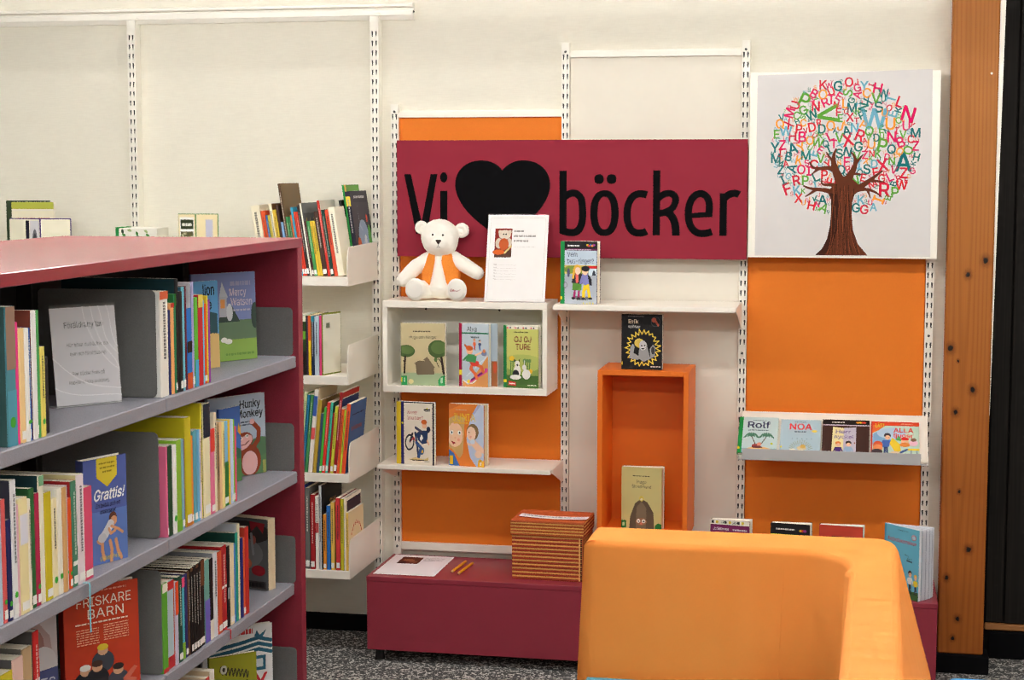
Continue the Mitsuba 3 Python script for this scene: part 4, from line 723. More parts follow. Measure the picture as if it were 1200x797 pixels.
def c_alva(w, h):
    a = Art(w, h, (186, 198, 208)); a.rect(0, 0, .1, 1, (150, 24, 62)); a.rect(.0, .18, .1, .26, (236, 214, 60)); a.rect(.1, .835, 1, .86, (46, 110, 86))
    a.text('Alva', .26, .875, .075, (46, 52, 56), width=.34); a.dashes(.4, .68, .77, .025, (70, 80, 90), 2)
    a.poly([(.12, .0), (.12, .12), (.3, .02), (.98, .5), (.98, 0)], (214, 150, 90)); a.line([(.25, .16), (.98, .5)], .02, (226, 226, 226))
    a.line([(.12, .1), (.25, .06), (.45, .05), (.62, .12)], .03, (236, 236, 236))
    a.poly([(.3, .07), (.35, .05), (.95, .24), (.98, .29), (.9, .3)], (214, 66, 146)); a.poly([(.42, .085), (.82, .22), (.8, .245), (.4, .12)], (120, 50, 110)); a.ell(.32, .08, .05, .03, (240, 214, 60)); a.ell(.82, .26, .05, .03, (240, 214, 60))
    a.line([(.45, .36), (.4, .28), (.55, .2), (.6, .13)], .1, (222, 110, 70)); a.line([(.5, .36), (.75, .32), (.82, .24)], .1, (222, 110, 70)); a.line([(.4, .42), (.5, .36), (.6, .37)], .16, (206, 66, 56))
    a.poly([(.22, .4), (.3, .52), (.6, .5), (.56, .38)], (70, 140, 84)); a.line([(.28, .48), (.16, .42)], .06, (70, 140, 84)); a.line([(.56, .5), (.78, .55), (.9, .5)], .05, (240, 190, 150)); a.ell(.36, .57, .11, .06, (236, 180, 140)); a.ell(.35, .61, .12, .04, (196, 90, 40)); a.line([(.2, .66), (.28, .6)], .05, (196, 90, 40))
    person(a, .52, .58, .17, (206, 110, 60), (222, 100, 60), (206, 60, 56)); person(a, .7, .58, .16, (90, 60, 40), (60, 70, 110), (70, 90, 150)); a.ell(.85, .53, .09, .04, (110, 120, 150)); a.ell(.85, .57, .05, .03, (206, 130, 90))
    return a
def c_oj(w, h):
    a = Art(w, h, (196, 196, 110)); a.rect(.0, 0, 1, .42, (140, 160, 84)); a.rect(.0, 0, 1, .2, (70, 104, 50)); a.ell(.55, .4, .6, .14, (176, 186, 100)); a.rect(0, 0, .09, 1, (28, 112, 60)); a.rect(.0, .08, .09, .13, (226, 206, 50))
    a.rect(.09, .945, 1, 1, (226, 220, 206))
    for i in range(12): a.rect(.1 + i*.075, .95, .14 + i*.075, .975, ((200, 60, 50), (60, 50, 60), (236, 226, 200))[i % 3])
    a.dashes(.3, .72, .885, .018, (90, 90, 50), 3); a.text('OJ OJ', .3, .735, .09, (118, 52, 40), width=.5, bold=True); a.text('TURE', .34, .615, .09, (118, 52, 40), width=.44, bold=True)
    for u in (.2, .26, .62, .68, .74, .58): a.line([(u, .16), (u + .02, .44)], .03, (90, 130, 70)); a.ell(u + .02, .44, .04, .03, (104, 140, 80))
    a.ell(.24, .47, .08, .04, (226, 190, 60)); a.ell(.78, .27, .06, .035, (226, 180, 50))
    a.ell(.4, .27, .1, .1, (236, 234, 226)); a.ell(.36, .22, .09, .07, (40, 40, 44)); a.ell(.4, .39, .07, .045, (236, 234, 226)); a.poly([(.32, .41), (.3, .46), (.37, .44)], (36, 36, 40)); a.poly([(.44, .44), (.47, .47), (.47, .41)], (36, 36, 40)); a.ell(.4, .365, .03, .02, (60, 56, 60))
    a.ell(.66, .22, .12, .08, (232, 230, 224)); a.ell(.6, .33, .06, .045, (228, 226, 220)); a.line([(.6, .37), (.61, .44)], .02, (228, 226, 220)); a.ell(.35, .17, .16, .04, (232, 230, 224))
    a.poly([(.14, .04), (.15, .11), (.36, .09), (.36, .025)], (196, 50, 44)); a.rect(.16, .055, .34, .075, (240, 226, 220)); a.dashes(.7, .94, .035, .02, (226, 226, 210), 4)
    return a
def c_vem(w, h):
    a = Art(w, h, (176, 186, 198)); a.rect(0, 0, .115, 1, (24, 128, 66)); a.rect(.0, .07, .05, .12, (226, 206, 50)); a.rect(.115, .885, 1, 1, (28, 26, 28)); a.rect(.115, .855, 1, .885, (96, 32, 76)); a.rect(.115, .62, 1, .855, (190, 206, 222))
    a.dashes(.2, .52, .918, .026, (226, 226, 226), 7); a.dashes(.18, .85, .862, .014, (206, 190, 206), 1)
    for i, c in enumerate(((226, 190, 50), (206, 60, 60), (60, 110, 190), (226, 140, 50), (150, 60, 140))): a.ell(.74 + .045*i, .945 - .012*(i % 2), .035, .018, c)
    a.text('Vem', .18, .755, .08, (50, 58, 96), width=.28); a.text('bus-ringer?', .18, .65, .08, (50, 58, 96), width=.74)
    a.rect(.115, .48, 1, .62, (206, 186, 110)); a.ell(.3, .55, .2, .06, (120, 140, 60)); a.ell(.7, .54, .2, .07, (130, 150, 64)); a.rect(.75, .57, 1, .61, (196, 40, 40)); a.rect(.77, .46, 1, .57, (206, 222, 232)); a.rect(.79, .41, .98, .46, (90, 60, 50)); a.ell(.92, .44, .05, .1, (50, 56, 70)); a.rect(.115, .0, 1, .46, (172, 180, 192))
    a.ell(.22, .5, .04, .07, (80, 80, 110)); a.ell(.14, .3, .05, .05, (120, 110, 120)); a.ell(.14, .3, .035, .038, (172, 180, 192))
    a.ell(.55, .1, .25, .03, (110, 112, 116)); a.dashes(.45, .75, .06, .02, (90, 90, 90), 3)
    # two children
    a.poly([(.34, .09), (.38, .24), (.43, .24), (.41, .09)], (150, 30, 96)); a.poly([(.47, .09), (.49, .24), (.54, .24), (.53, .09)], (150, 30, 96)); a.poly([(.32, .22), (.35, .36), (.58, .36), (.58, .22)], (90, 140, 60)); a.poly([(.31, .34), (.35, .5), (.5, .52), (.62, .46), (.6, .32)], (50, 46, 50)); a.poly([(.43, .34), (.41, .5), (.5, .49), (.5, .34)], (226, 110, 100)); a.ell(.47, .555, .11, .075, (226, 178, 70)); a.ell(.48, .53, .075, .06, (244, 214, 190)); a.line([(.38, .55), (.35, .42)], .06, (226, 178, 70))
    a.poly([(.6, .09), (.6, .2), (.66, .34), (.78, .34), (.84, .1), (.76, .1), (.73, .24), (.68, .2), (.67, .09)], (240, 206, 50)); a.poly([(.56, .36), (.62, .5), (.76, .5), (.84, .34), (.68, .3)], (130, 130, 190)); a.poly([(.74, .5), (.86, .4), (.86, .3), (.8, .3)], (36, 36, 44)); a.line([(.64, .48), (.56, .34)], .07, (130, 130, 190)); a.ell(.68, .53, .085, .065, (244, 206, 170)); a.ell(.69, .565, .11, .045, (34, 32, 38)); a.ell(.36, .09, .05, .02, (40, 30, 36)); a.ell(.5, .09, .05, .02, (40, 30, 36)); a.ell(.63, .09, .05, .02, (36, 36, 40)); a.ell(.82, .09, .06, .02, (36, 36, 40))
    for u in (.62, .72, .8, .88): a.rect(u, .0, u + .03, .03, (226, 200, 70))
    return a
def c_erik(w, h):
    a = Art(w, h, (20, 20, 22)); a.dashes(.16, .55, .955, .016, (110, 108, 112), 1); a.text('Erik', .16, .835, .07, (232, 208, 186), width=.26, bold=True); a.text('spökar', .16, .755, .05, (176, 172, 172), width=.3, bold=True)
    a.ell(.84, .87, .115, .09, (80, 80, 86)); a.ell(.84, .87, .105, .082, (20, 20, 22)); a.ell(.8, .9, .06, .045, (176, 84, 66)); a.line([(.84, .88), (.9, .81)], .05, (176, 84, 66))
    star = []; r = random.Random(8)
    for i in range(46):
        q = 2*math.pi*i/46; rr = (1.0 if i % 2 else .78) + r.uniform(-.06, .06); star.append((.53 + .42*rr*math.cos(q), .39 + .335*rr*math.sin(q)))
    a.line(star + star[:1], .026, (222, 190, 76))
    a.ell(.44, .48, .12, .085, (206, 178, 84)); a.poly([(.42, .2), (.44, .38), (.46, .5), (.54, .52), (.62, .48), (.66, .36), (.72, .2), (.56, .14)], (150, 150, 152)); a.ell(.53, .44, .09, .09, (196, 194, 194)); a.poly([(.2, .2), (.22, .4), (.28, .47), (.33, .42), (.3, .3), (.44, .24), (.42, .17)], (150, 150, 152)); a.poly([(.72, .2), (.7, .38), (.78, .46), (.84, .4), (.82, .24)], (150, 150, 152)); a.ell(.78, .35, .045, .07, (60, 60, 64))
    a.ell(.5, .43, .022, .012, (30, 28, 30), rot=-20); a.ell(.58, .44, .022, .012, (30, 28, 30), rot=20); a.poly([(.49, .39), (.53, .36), (.6, .4), (.55, .385)], (40, 36, 38))
    a.dashes(.72, .97, .045, .02, (206, 200, 196), 5); a.rect(0, .08, .04, .14, (206, 178, 60))
    return a
def c_kan(w, h):
    a = Art(w, h, (232, 222, 206)); a.text('Kan man', .13, .82, .06, (176, 36, 44), width=.34); a.text('boxa tiden?', .13, .73, .06, (176, 36, 44), width=.54)
    a.rect(.7, .885, .92, .91, (28, 28, 30)); a.poly([(.79, .91), (.82, .94), (.85, .91)], (226, 206, 50)); a.dashes(.75, .92, .865, .01, (120, 116, 110), 1)
    a.ell(.2, .36, .165, .135, (44, 44, 50), rot=-12); a.ell(.2, .36, .125, .105, (226, 218, 204), rot=-12); a.line([(.2, .36), (.34, .44), (.52, .3)], .03, (196, 44, 44)); a.line([(.22, .38), (.3, .5)], .06, (44, 44, 56)); a.ell(.62, .23, .09, .065, (60, 90, 140)); a.ell(.64, .22, .04, .03, (226, 180, 60)); a.line([(.4, .52), (.46, .34), (.5, .16)], .06, (36, 50, 84)); a.line([(.44, .36), (.6, .28), (.5, .1)], .09, (56, 84, 134)); a.poly([(.42, .5), (.56, .56), (.84, .56), (.82, .36), (.64, .34), (.5, .4)], (44, 60, 96)); a.poly([(.56, .43), (.62, .5), (.68, .44), (.6, .38)], (236, 232, 224)); a.line([(.62, .54), (.42, .6)], .07, (70, 70, 90)); a.ell(.72, .65, .085, .06, (236, 184, 150)); a.ell(.71, .7, .1, .04, (196, 100, 50)); a.ell(.86, .58, .07, .05, (40, 46, 70)); a.line([(.82, .4), (.87, .34)], .05, (236, 184, 150)); a.poly([(.15, .08), (.4, .12), (.7, .09), (.86, .13), (.86, .08), (.5, .06)], (214, 190, 130)); a.ell(.52, .075, .3, .008, (70, 60, 60))
    a.dashes(.72, .92, .05, .01, (150, 146, 140), 2); return a
def c_junia(w, h):
    a = Art(w, h, (206, 112, 54)); a.poly([(0, .9), (.4, 1), (1, 1), (1, .0), (0, 0)], (222, 126, 56)); a.poly([(.85, 1), (.6, .75), (.5, .45), (.6, .15), (.78, 0), (1, 0), (1, 1)], (190, 200, 222)); a.poly([(.82, 1), (.62, .8), (.7, .82), (.92, 1)], (166, 172, 200))
    a.poly([(0, .0), (.0, .26), (.14, .2), (.3, .0)], (70, 110, 170)); a.poly([(.02, .74), (.3, .76), (.44, .6), (.4, .2), (.3, .12), (.1, .26), (.0, .3), (0, .7)], (206, 164, 104)); a.ell(.17, .5, .23, .2, (240, 196, 162)); a.poly([(0, .62), (.16, .74), (.34, .7), (.42, .5), (.46, .78), (.2, .82), (0, .76)], (206, 164, 104))
    for u in (.08, .3): a.ell(u, .535, .045, .036, (250, 250, 246)); a.ell(u + .008, .535, .02, .02, (40, 40, 46))
    a.poly([(.06, .4), (.12, .34), (.2, .37), (.12, .385)], (150, 40, 50)); a.ell(.28, .42, .04, .025, (236, 160, 140)); a.ell(.18, .45, .025, .02, (232, 180, 146))
    a.ell(.68, .56, .17, .13, (132, 106, 74)); a.ell(.64, .53, .13, .115, (242, 206, 180)); a.ell(.58, .55, .012, .014, (50, 40, 40)); a.ell(.62, .48, .03, .02, (232, 160, 150)); a.poly([(.6, .43), (.72, .44), (.98, .3), (1, .22), (.8, .24), (.62, .36)], (240, 198, 170)); a.poly([(.5, .4), (.62, .36), (.64, .32), (.52, .36)], (240, 198, 170)); a.ell(.84, .2, .1, .06, (242, 206, 182)); a.ell(.68, .4, .07, .04, (206, 216, 230))
    a.text('JUNIA', .1, .73, .12, (226, 190, 50), width=.66, shear=-.1); a.dashes(.14, .55, .68, .03, (226, 170, 60), 3); a.dashes(.2, .5, .9, .015, (226, 180, 140), 4); a.rect(.02, .02, .12, .16, (226, 180, 50)); a.poly([(.82, 0), (.84, .1), (.9, .13), (.94, .1), (1, .1), (1, 0)], (232, 176, 50)); a.rect(.89, .02, .93, .08, (250, 240, 220))
    return a
def c_hund(w, h):
    a = Art(w, h, (198, 186, 126)); a.dashes(.28, .7, .855, .014, (90, 82, 60), 2); a.text('Hugo', .38, .745, .05, (84, 74, 60), width=.24); a.text('får en hund', .26, .67, .05, (84, 74, 60), width=.48)
    a.poly([(.2, .0), (.22, .2), (.34, .42), (.5, .5), (.66, .44), (.8, .28), (.82, 0)], (92, 78, 62)); a.poly([(.36, 0), (.38, .36), (.5, .46), (.62, .36), (.62, 0)], (120, 104, 84)); a.ell(.5, .5, .055, .045, (206, 186, 80)); a.ell(.5, .49, .025, .02, (232, 222, 190)); a.ell(.5, .13, .14, .06, (150, 110, 80))
    for u in (.43, .56): a.ell(u, .14, .045, .03, (240, 236, 226)); a.ell(u, .135, .02, .014, (40, 34, 30))
    a.ell(.5, .1, .03, .02, (206, 120, 100)); a.rect(.0, .02, .12, .14, (36, 110, 50)); a.poly([(.84, .0), (.84, .08), (.92, .12), (1, .1), (1, 0)], (36, 110, 50)); a.rect(.03, .05, .08, .11, (190, 206, 160)); return a
def sp_green(w): return None
# display box
faceout('beige book titled Hugo och Holger with two green trees, left in the display box', .069, -.188, BOXZ, 2, .152, .210, .018, (170, 160, 120), c_hugo, (196, 182, 142), back=(30, 70, 56), fan=4)
faceout('light blue book titled Alva with a skateboarder, middle of the display box', .268, -.176, BOXZ, -8, .106, .212, .012, (150, 24, 62), c_alva, (186, 198, 208), fan=7)
faceout('second copy-sized picture book half hidden behind the Alva book, its right edge showing', .290, -.150, BOXZ, -6, .107, .211, .010, (110, 130, 150), lambda w, h: (lambda a: (a.rect(.8, .0, 1, .4, (176, 110, 70)), a.ell(.92, .3, .06, .1, (206, 90, 60)), a)[-1])(Art(w, h, (178, 192, 204))), (178, 192, 204))
faceout('green-yellow book titled OJ OJ TURE with two pale animals, in the display box', .421, -.178, BOXZ, -6, .121, .208, .020, (28, 112, 60), c_oj, (150, 166, 90), fan=7)
# shelf under it
faceout('cream book with a boy doing a wheelie on a bike, on the lower shelf', .052, -.186, .6478, -8, .136, .213, .020, (216, 190, 50), lambda w, h: (lambda a: (a.rect(0, 0, .12, 1, (216, 186, 50)), a.rect(.12, 0, .2, 1, (44, 40, 96)), a.ell(.16, .66, .025, .018, (226, 206, 50)), a.rect(.965, 0, 1, 1, (34, 38, 50)), a.rect(.2, .985, 1, 1, (34, 38, 50)), [a.it.append(((v*[.765, 1] + [.2*w, 0]), f, c, k + 5)) for v, f, c, k in c_kan(w, h*.985).it], a)[-1])(Art(w, h, (44, 40, 96))), (44, 40, 70))
faceout('orange book titled JUNIA with a girl and a baby, right on the lower shelf', .234, -.184, .6478, -9, .127, .210, .022, (206, 112, 54), c_junia, (206, 112, 54), back=(200, 130, 60), pages=(224, 212, 180), fan=11)
# shelf over the cabinet, cabinet
faceout('grey-blue book titled Vem bus-ringer? with two children, on the shelf over the cabinet', .618, -.205, 1.2028, -7, .124, .205, .020, (24, 128, 66), c_vem, (60, 30, 60), back=(70, 30, 60), fan=10)
faceout('black book titled Erik spökar with a ghost, on top of the orange cabinet', .820, -.196, .9898, -2, .134, .181, .012, (26, 26, 28), c_erik, (20, 20, 22), fan=5)
faceout('mustard-beige book titled Hugo får en hund, inside the orange cabinet', .820, -.172, CABZ, -6, .136, .209, .022, (188, 178, 120), c_hund, (198, 186, 126), back=(40, 120, 80), pages=(216, 196, 160), fan=9)

# ---- on the sloping tray
def c_rolf(w, h):
    a = Art(w, h, (190, 212, 214)); a.rect(0, 0, .105, 1, (30, 140, 66)); a.rect(.0, .1, .06, .17, (226, 206, 50)); a.dashes(.35, .7, .9, .02, (120, 140, 146), 1); a.text('Rolf', .2, .70, .17, (44, 46, 84), width=.6, bold=True); a.dashes(.25, .75, .62, .025, (90, 110, 120), 2); a.rect(.105, 0, 1, .13, (120, 180, 190)); a.poly([(.2, .11), (.4, .17), (.6, .18), (.85, .12), (.6, .08), (.3, .08)], (226, 180, 120))
    for u, du, s in ((.48, -.14, 1), (.56, .16, -1)):
        a.line([(u, .18), (u + du, .46)], .02, (90, 66, 50))
        for q in range(7): an = math.radians(20 + q*24); a.line([(u + du, .46), (u + du + .13*math.cos(an), .47 + .09*math.sin(an)), (u + du + .2*math.cos(an), .40 + .05*math.sin(an))], .03, (70, 120, 100))
    a.ell(.45, .2, .09, .05, (150, 70, 70)); a.ell(.55, .24, .06, .05, (226, 150, 130)); a.ell(.5, .16, .14, .03, (110, 60, 60)); a.ell(.86, .26, .03, .03, (196, 206, 60)); return a
def c_noa(w, h):
    a = Art(w, h, (172, 196, 208)); a.rect(0, 0, 1, .12, (176, 196, 140)); a.dashes(.35, .62, .92, .018, (90, 110, 130), 1); a.text('NOA', .2, .72, .16, (216, 48, 62), width=.58, bold=True); a.dashes(.34, .64, .64, .03, (80, 90, 110), 2); a.ell(.84, .68, .07, .035, (226, 200, 90))
    for i in range(5): a.ell(.3 + .12*i, .46, .02, .012, (120, 150, 166))
    for i in range(14): q = math.radians(12 + i*12); a.line([(.52 + .2*math.cos(q), .14 + .16*math.sin(q)), (.52 + .3*math.cos(q), .16 + .26*math.sin(q))], .012, (150, 160, 130))
    a.ell(.54, .2, .12, .06, (206, 190, 150)); a.ell(.57, .25, .07, .05, (206, 170, 90)); a.ell(.32, .13, .09, .05, (226, 220, 200)); a.ell(.5, .12, .14, .035, (232, 226, 214)); a.ell(.66, .08, .05, .03, (130, 130, 80)); a.ell(.03, .22, .02, .03, (226, 206, 60)); return a
def c_herr(w, h):
    a = Art(w, h, (62, 40, 36)); a.rect(0, .87, 1, 1, (26, 24, 26)); a.rect(0, .835, 1, .865, (190, 180, 196)); a.dashes(.2, .48, .91, .03, (214, 210, 206), 1)
    for i, c in enumerate(((226, 150, 50), (226, 190, 50), (206, 60, 50))): a.ell(.76 + .06*i, .93, .05, .025, c)
    a.poly([(.2, .0), (.22, .8), (.5, .76), (.72, .8), (.72, .04), (.7, 0)], (226, 214, 160)); a.poly([(.44, .0), (.46, .77), (.72, .8), (.72, .04)], (190, 184, 200)); a.text('Herr', .27, .62, .1, (136, 120, 160), width=.34, bold=True); a.text('nyckel', .25, .48, .1, (136, 120, 160), width=.42, bold=True)
    person(a, .34, -.12, .5, (216, 130, 60), (70, 44, 110), (150, 130, 180)); person(a, .56, -.12, .52, (46, 36, 36), (150, 180, 206), (40, 36, 44)); a.ell(.69, .36, .015, .02, (150, 80, 40)); return a
def c_alla(w, h):
    a = Art(w, h, (190, 214, 196)); a.rect(0, .89, 1, 1, (216, 70, 44)); a.poly([(0, .9), (.3, .9), (.16, .76), (0, .66)], (226, 110, 60)); a.ell(.2, .5, .22, .22, (130, 170, 206)); a.ell(.42, .68, .3, .16, (176, 200, 222)); a.rect(0, 0, 1, .12, (226, 206, 160)); a.text('LÄTT', .08, .84, .1, (216, 206, 50), width=.2, bold=True); a.text('ALLA', .46, .71, .12, (214, 50, 40), width=.42, bold=True); a.text('ljuger', .46, .57, .11, (214, 50, 40), width=.42, bold=True); a.dashes(.62, .86, .935, .02, (240, 190, 160), 2)
    a.rect(0, .0, .025, 1, (206, 60, 44)); person(a, .3, .04, .62, (60, 56, 66), (66, 100, 170), (40, 60, 110), lean=.03); a.ell(.14, .34, .1, .12, (206, 90, 60)); a.ell(.14, .27, .1, .1, (226, 140, 90)); a.ell(.12, .17, .12, .07, (60, 50, 56)); a.poly([(.38, .4), (.44, .56), (.6, .38), (.62, .2), (.5, .16)], (236, 206, 60)); a.poly([(.5, .5), (.58, .62), (.64, .46)], (84, 160, 90)); a.ell(.5, .12, .12, .07, (226, 200, 170)); a.ell(.54, .1, .08, .04, (150, 40, 60)); a.ell(.7, .46, .08, .08, (240, 190, 150)); a.ell(.7, .53, .09, .04, (206, 50, 46)); a.ell(.7, .37, .11, .06, (226, 140, 70)); a.ell(.88, .42, .09, .08, (236, 190, 206)); a.ell(.88, .51, .06, .05, (120, 90, 70)); a.rect(.76, .22, 1, .27, (236, 200, 60)); a.rect(.82, .06, .84, .22, (130, 140, 160)); a.rect(.94, .06, .96, .22, (130, 140, 160)); a.line([(.62, .16), (.74, .24)], .05, (60, 90, 140)); return a
aS = math.atan2(TA[1] - TB[1], TA[0] - TB[0]); leanS = -(90 - math.degrees(aS))
nS = np.array([-math.sin(aS), math.cos(aS)])
for x, w, h, t, spine, art, lab, up in ((1.2, .128, .163, .012, (30, 140, 66), c_rolf, 'light blue book titled Rolf with two palm trees, leftmost on the sloping tray', .006), (1.3365, .130, .162, .009, (172, 196, 208), c_noa, 'pale blue book titled NOA in red, second on the sloping tray', .004),
                                 (1.472, .150, .164, .012, (40, 30, 30), c_herr, 'dark brown book with two figures in a lit doorway, third on the sloping tray', .004), (1.628, .152, .163, .010, (206, 60, 44), c_alla, 'red-topped book titled ALLA ljuger, rightmost on the sloping tray', .004)):
    o = TB + nS*(t + .0006) + np.array([math.cos(aS), math.sin(aS)])*up
    book('book', lab, tr(x, o[0], o[1]) @ tr(rx=leanS), w, h, t, spine, spine, art=art(w, h))
# ---- standing on the plinth behind the armchair
def c_jo(w, h):
    a = Art(w, h, (112, 40, 84)); a.rect(0, .93, 1, 1, (226, 222, 210))
    for i in range(9): a.rect(.03 + i*.11, .945, .09 + i*.11, .985, ((40, 36, 40), (206, 178, 60), (226, 222, 210))[i % 3])
    a.text('LÄTT', .28, .947, .03, (40, 36, 40), width=.14, bold=True); a.text('LÄSA', .56, .947, .03, (40, 36, 40), width=.14, bold=True); a.text('Jo Salmson', .07, .85, .04, (222, 206, 216), width=.4, bold=True); a.dashes(.58, .94, .85, .022, (206, 190, 206), 1); a.ell(.5, .35, .3, .2, (150, 90, 130)); a.ell(.5, .4, .12, .1, (226, 190, 160)); return a
def c_blk(w, h):
    a = Art(w, h, (90, 150, 206)); a.rect(0, .84, 1, 1, (30, 28, 30)); a.rect(0, .79, 1, .84, (216, 196, 66)); a.dashes(.14, .62, .905, .022, (210, 208, 206), 1)
    for i, c in enumerate(((226, 190, 50), (206, 60, 50), (150, 60, 140))): a.ell(.78 + .05*i, .905, .045, .02, c)
    a.ell(.3, .72, .1, .05, (206, 110, 60)); return a
def c_red(w, h): a = Art(w, h, (190, 66, 50)); a.dashes(.3, .8, .83, .016, (70, 36, 36), 1); a.rect(.1, .2, .92, .76, (206, 226, 216)); a.ell(.5, .45, .2, .15, (120, 150, 170)); return a
def c_fot(w, h):
    a = Art(w, h, (104, 180, 206)); a.rect(0, 0, .05, 1, (80, 150, 180)); a.rect(0, 0, 1, .12, (60, 100, 56)); a.dashes(.38, .68, .94, .012, (60, 100, 120), 1); a.ell(.85, .88, .07, .04, (196, 70, 80)); a.ell(.85, .88, .055, .03, (170, 200, 214)); a.text('Fotbollskompisen', .1, .775, .05, (176, 52, 60), width=.82, bold=True); a.line([(.6, .62), (.7, .6), (.68, .56), (.8, .57)], .012, (50, 80, 90)); a.line([(.66, .54), (.8, .53)], .03, (50, 60, 70)); person(a, .76, .08, .32, (70, 46, 36), (230, 230, 226), (40, 40, 46)); person(a, .92, .08, .28, (226, 180, 90), (226, 200, 60), (60, 60, 80)); person(a, .36, .08, .3, (60, 40, 30), (200, 60, 60), (40, 50, 90)); return a
faceout('purple book by Jo Salmson with a chequered top strip, leftmost behind the armchair back', 1.123, -.258, PLZ, -9, .128, .222, .022, (150, 140, 110), c_jo, (112, 40, 84), back=(200, 200, 196), fan=11)
faceout('black-topped book with a yellow stripe, second behind the armchair back', 1.316, -.252, PLZ, -9, .126, .217, .022, (170, 50, 46), c_blk, (30, 28, 30), fan=11)
faceout('red book with a black spine, third behind the armchair back', 1.470, -.252, PLZ, -8, .138, .217, .022, (32, 28, 30), c_red, (190, 66, 50), pages=(214, 226, 216), fan=11)
FX = tr(1.676, -.225, PLZ, rz=-46)
k = book('book', 'light blue book titled Fotbollskompisen, fanned open at the right end of the plinth', FX @ tr(0, 0, .0006), .150, .226, .012, (90, 160, 190), (104, 180, 206), hard=False, pages=(226, 228, 236), art=c_fot(.150, .226))
vc = VC()
for i in range(16):                                          # leaves standing ajar behind the cover
    q = FX @ tr(0, .0125, 0, rz=1.9*i + 1); p4 = [(.004, 0, .0012), (.1495, 0, .0012), (.1495, 0, .2245), (.004, 0, .2245)]
    vc.quad(*[(q @ np.r_[a, 1])[:3] for a in p4], C(234, 236, 242) if i % 4 else C(200, 202, 214))
q = num(k + '__leaves'); vc.put(q, 'mat_paper'); labels[q] = {'label': 'white leaves fanned open'}

# ---- in the bookcase
def c_mercy(w, h):
    a = Art(w, h, (118, 130, 176)); a.rect(0, .0, 1, .24, (136, 170, 84)); a.rect(0, .24, 1, .46, (98, 122, 96)); a.poly([(.4, .44), (.44, .6), (.55, .5), (.62, .62), (.74, .44)], (56, 72, 66)); a.ell(.98, .5, .06, .15, (56, 72, 66)); a.poly([(.42, .72), (.47, .9), (.56, .72)], (176, 180, 190)); a.rect(.42, .5, .54, .73, (170, 172, 182)); a.rect(.44, .6, .51, .7, (216, 150, 90)); a.ell(.58, .55, .05, .1, (196, 200, 206)); a.text('Mercy', .58, .735, .085, (214, 192, 196), width=.27); a.text('Watson', .60, .625, .085, (214, 192, 196), width=.34); a.dashes(.6, .92, .85, .05, (150, 150, 180), 2); a.dashes(.64, .92, .56, .02, (176, 170, 186), 3); a.ell(.55, .22, .06, .03, (226, 226, 220)); a.ell(.48, .24, .05, .03, (226, 226, 220)); a.dashes(.5, .95, .06, .025, (110, 146, 70), 4); return a
def c_lion(w, h):
    a = Art(w, h, (96, 158, 206)); a.text('lion', .74, .84, .12, (34, 34, 44), width=.2, bold=True); a.text('e', .82, .68, .1, (34, 34, 44), width=.07, bold=True); a.rect(0, 0, 1, .2, (176, 130, 90)); a.poly([(.74, .62), (.8, .66), (.98, .62), (.98, .4), (.84, .3), (.76, .44)], (52, 84, 92)); a.ell(.9, .18, .28, .22, (214, 182, 120)); return a
def c_hunky(w, h):
    a = Art(w, h, (176, 190, 208)); a.rect(0, 0, 1, .3, (92, 128, 90)); a.ell(.1, .3, .3, .14, (76, 118, 78)); a.ell(.9, .34, .2, .12, (86, 120, 90)); a.text('Hunky', .54, .84, .095, (28, 30, 40), width=.38, bold=True); a.text('Monkey', .48, .72, .095, (28, 30, 40), width=.48, bold=True); a.dashes(.52, .8, .655, .018, (70, 80, 100), 1); a.dashes(.5, .8, .62, .018, (70, 80, 100), 2)
    br, pk = (140, 64, 46), (226, 178, 178)
    a.line([(.72, .3), (.86, .42), (.88, .55), (.78, .64)], .07, br); a.ell(.76, .66, .045, .035, pk); a.line([(.6, .3), (.46, .24), (.4, .22)], .07, br); a.ell(.7, .18, .2, .2, br); a.ell(.7, .15, .14, .15, pk); a.ell(.62, .44, .15, .1, br); a.ell(.61, .41, .16, .075, pk, rot=24); a.ell(.55, .47, .03, .022, (240, 240, 236)); a.ell(.66, .49, .03, .022, (240, 240, 236)); a.ell(.555, .47, .012, .01, (30, 26, 26)); a.ell(.665, .49, .012, .01, (30, 26, 26)); a.line([(.5, .38), (.62, .385), (.7, .43)], .012, (120, 60, 60)); a.rect(.93, 0, .985, .16, (150, 156, 90)); return a
def c_bluegreen(w, h): a = Art(w, h, (76, 116, 190)); a.rect(0, 0, 1, .42, (84, 130, 76)); a.poly([(0, .42), (.5, .5), (1, .42), (1, .3), (0, .3)], (64, 108, 84)); a.poly([(.86, .66), (.9, .78), (.97, .7), (1, .8), (1, .6)], (226, 170, 60)); return a
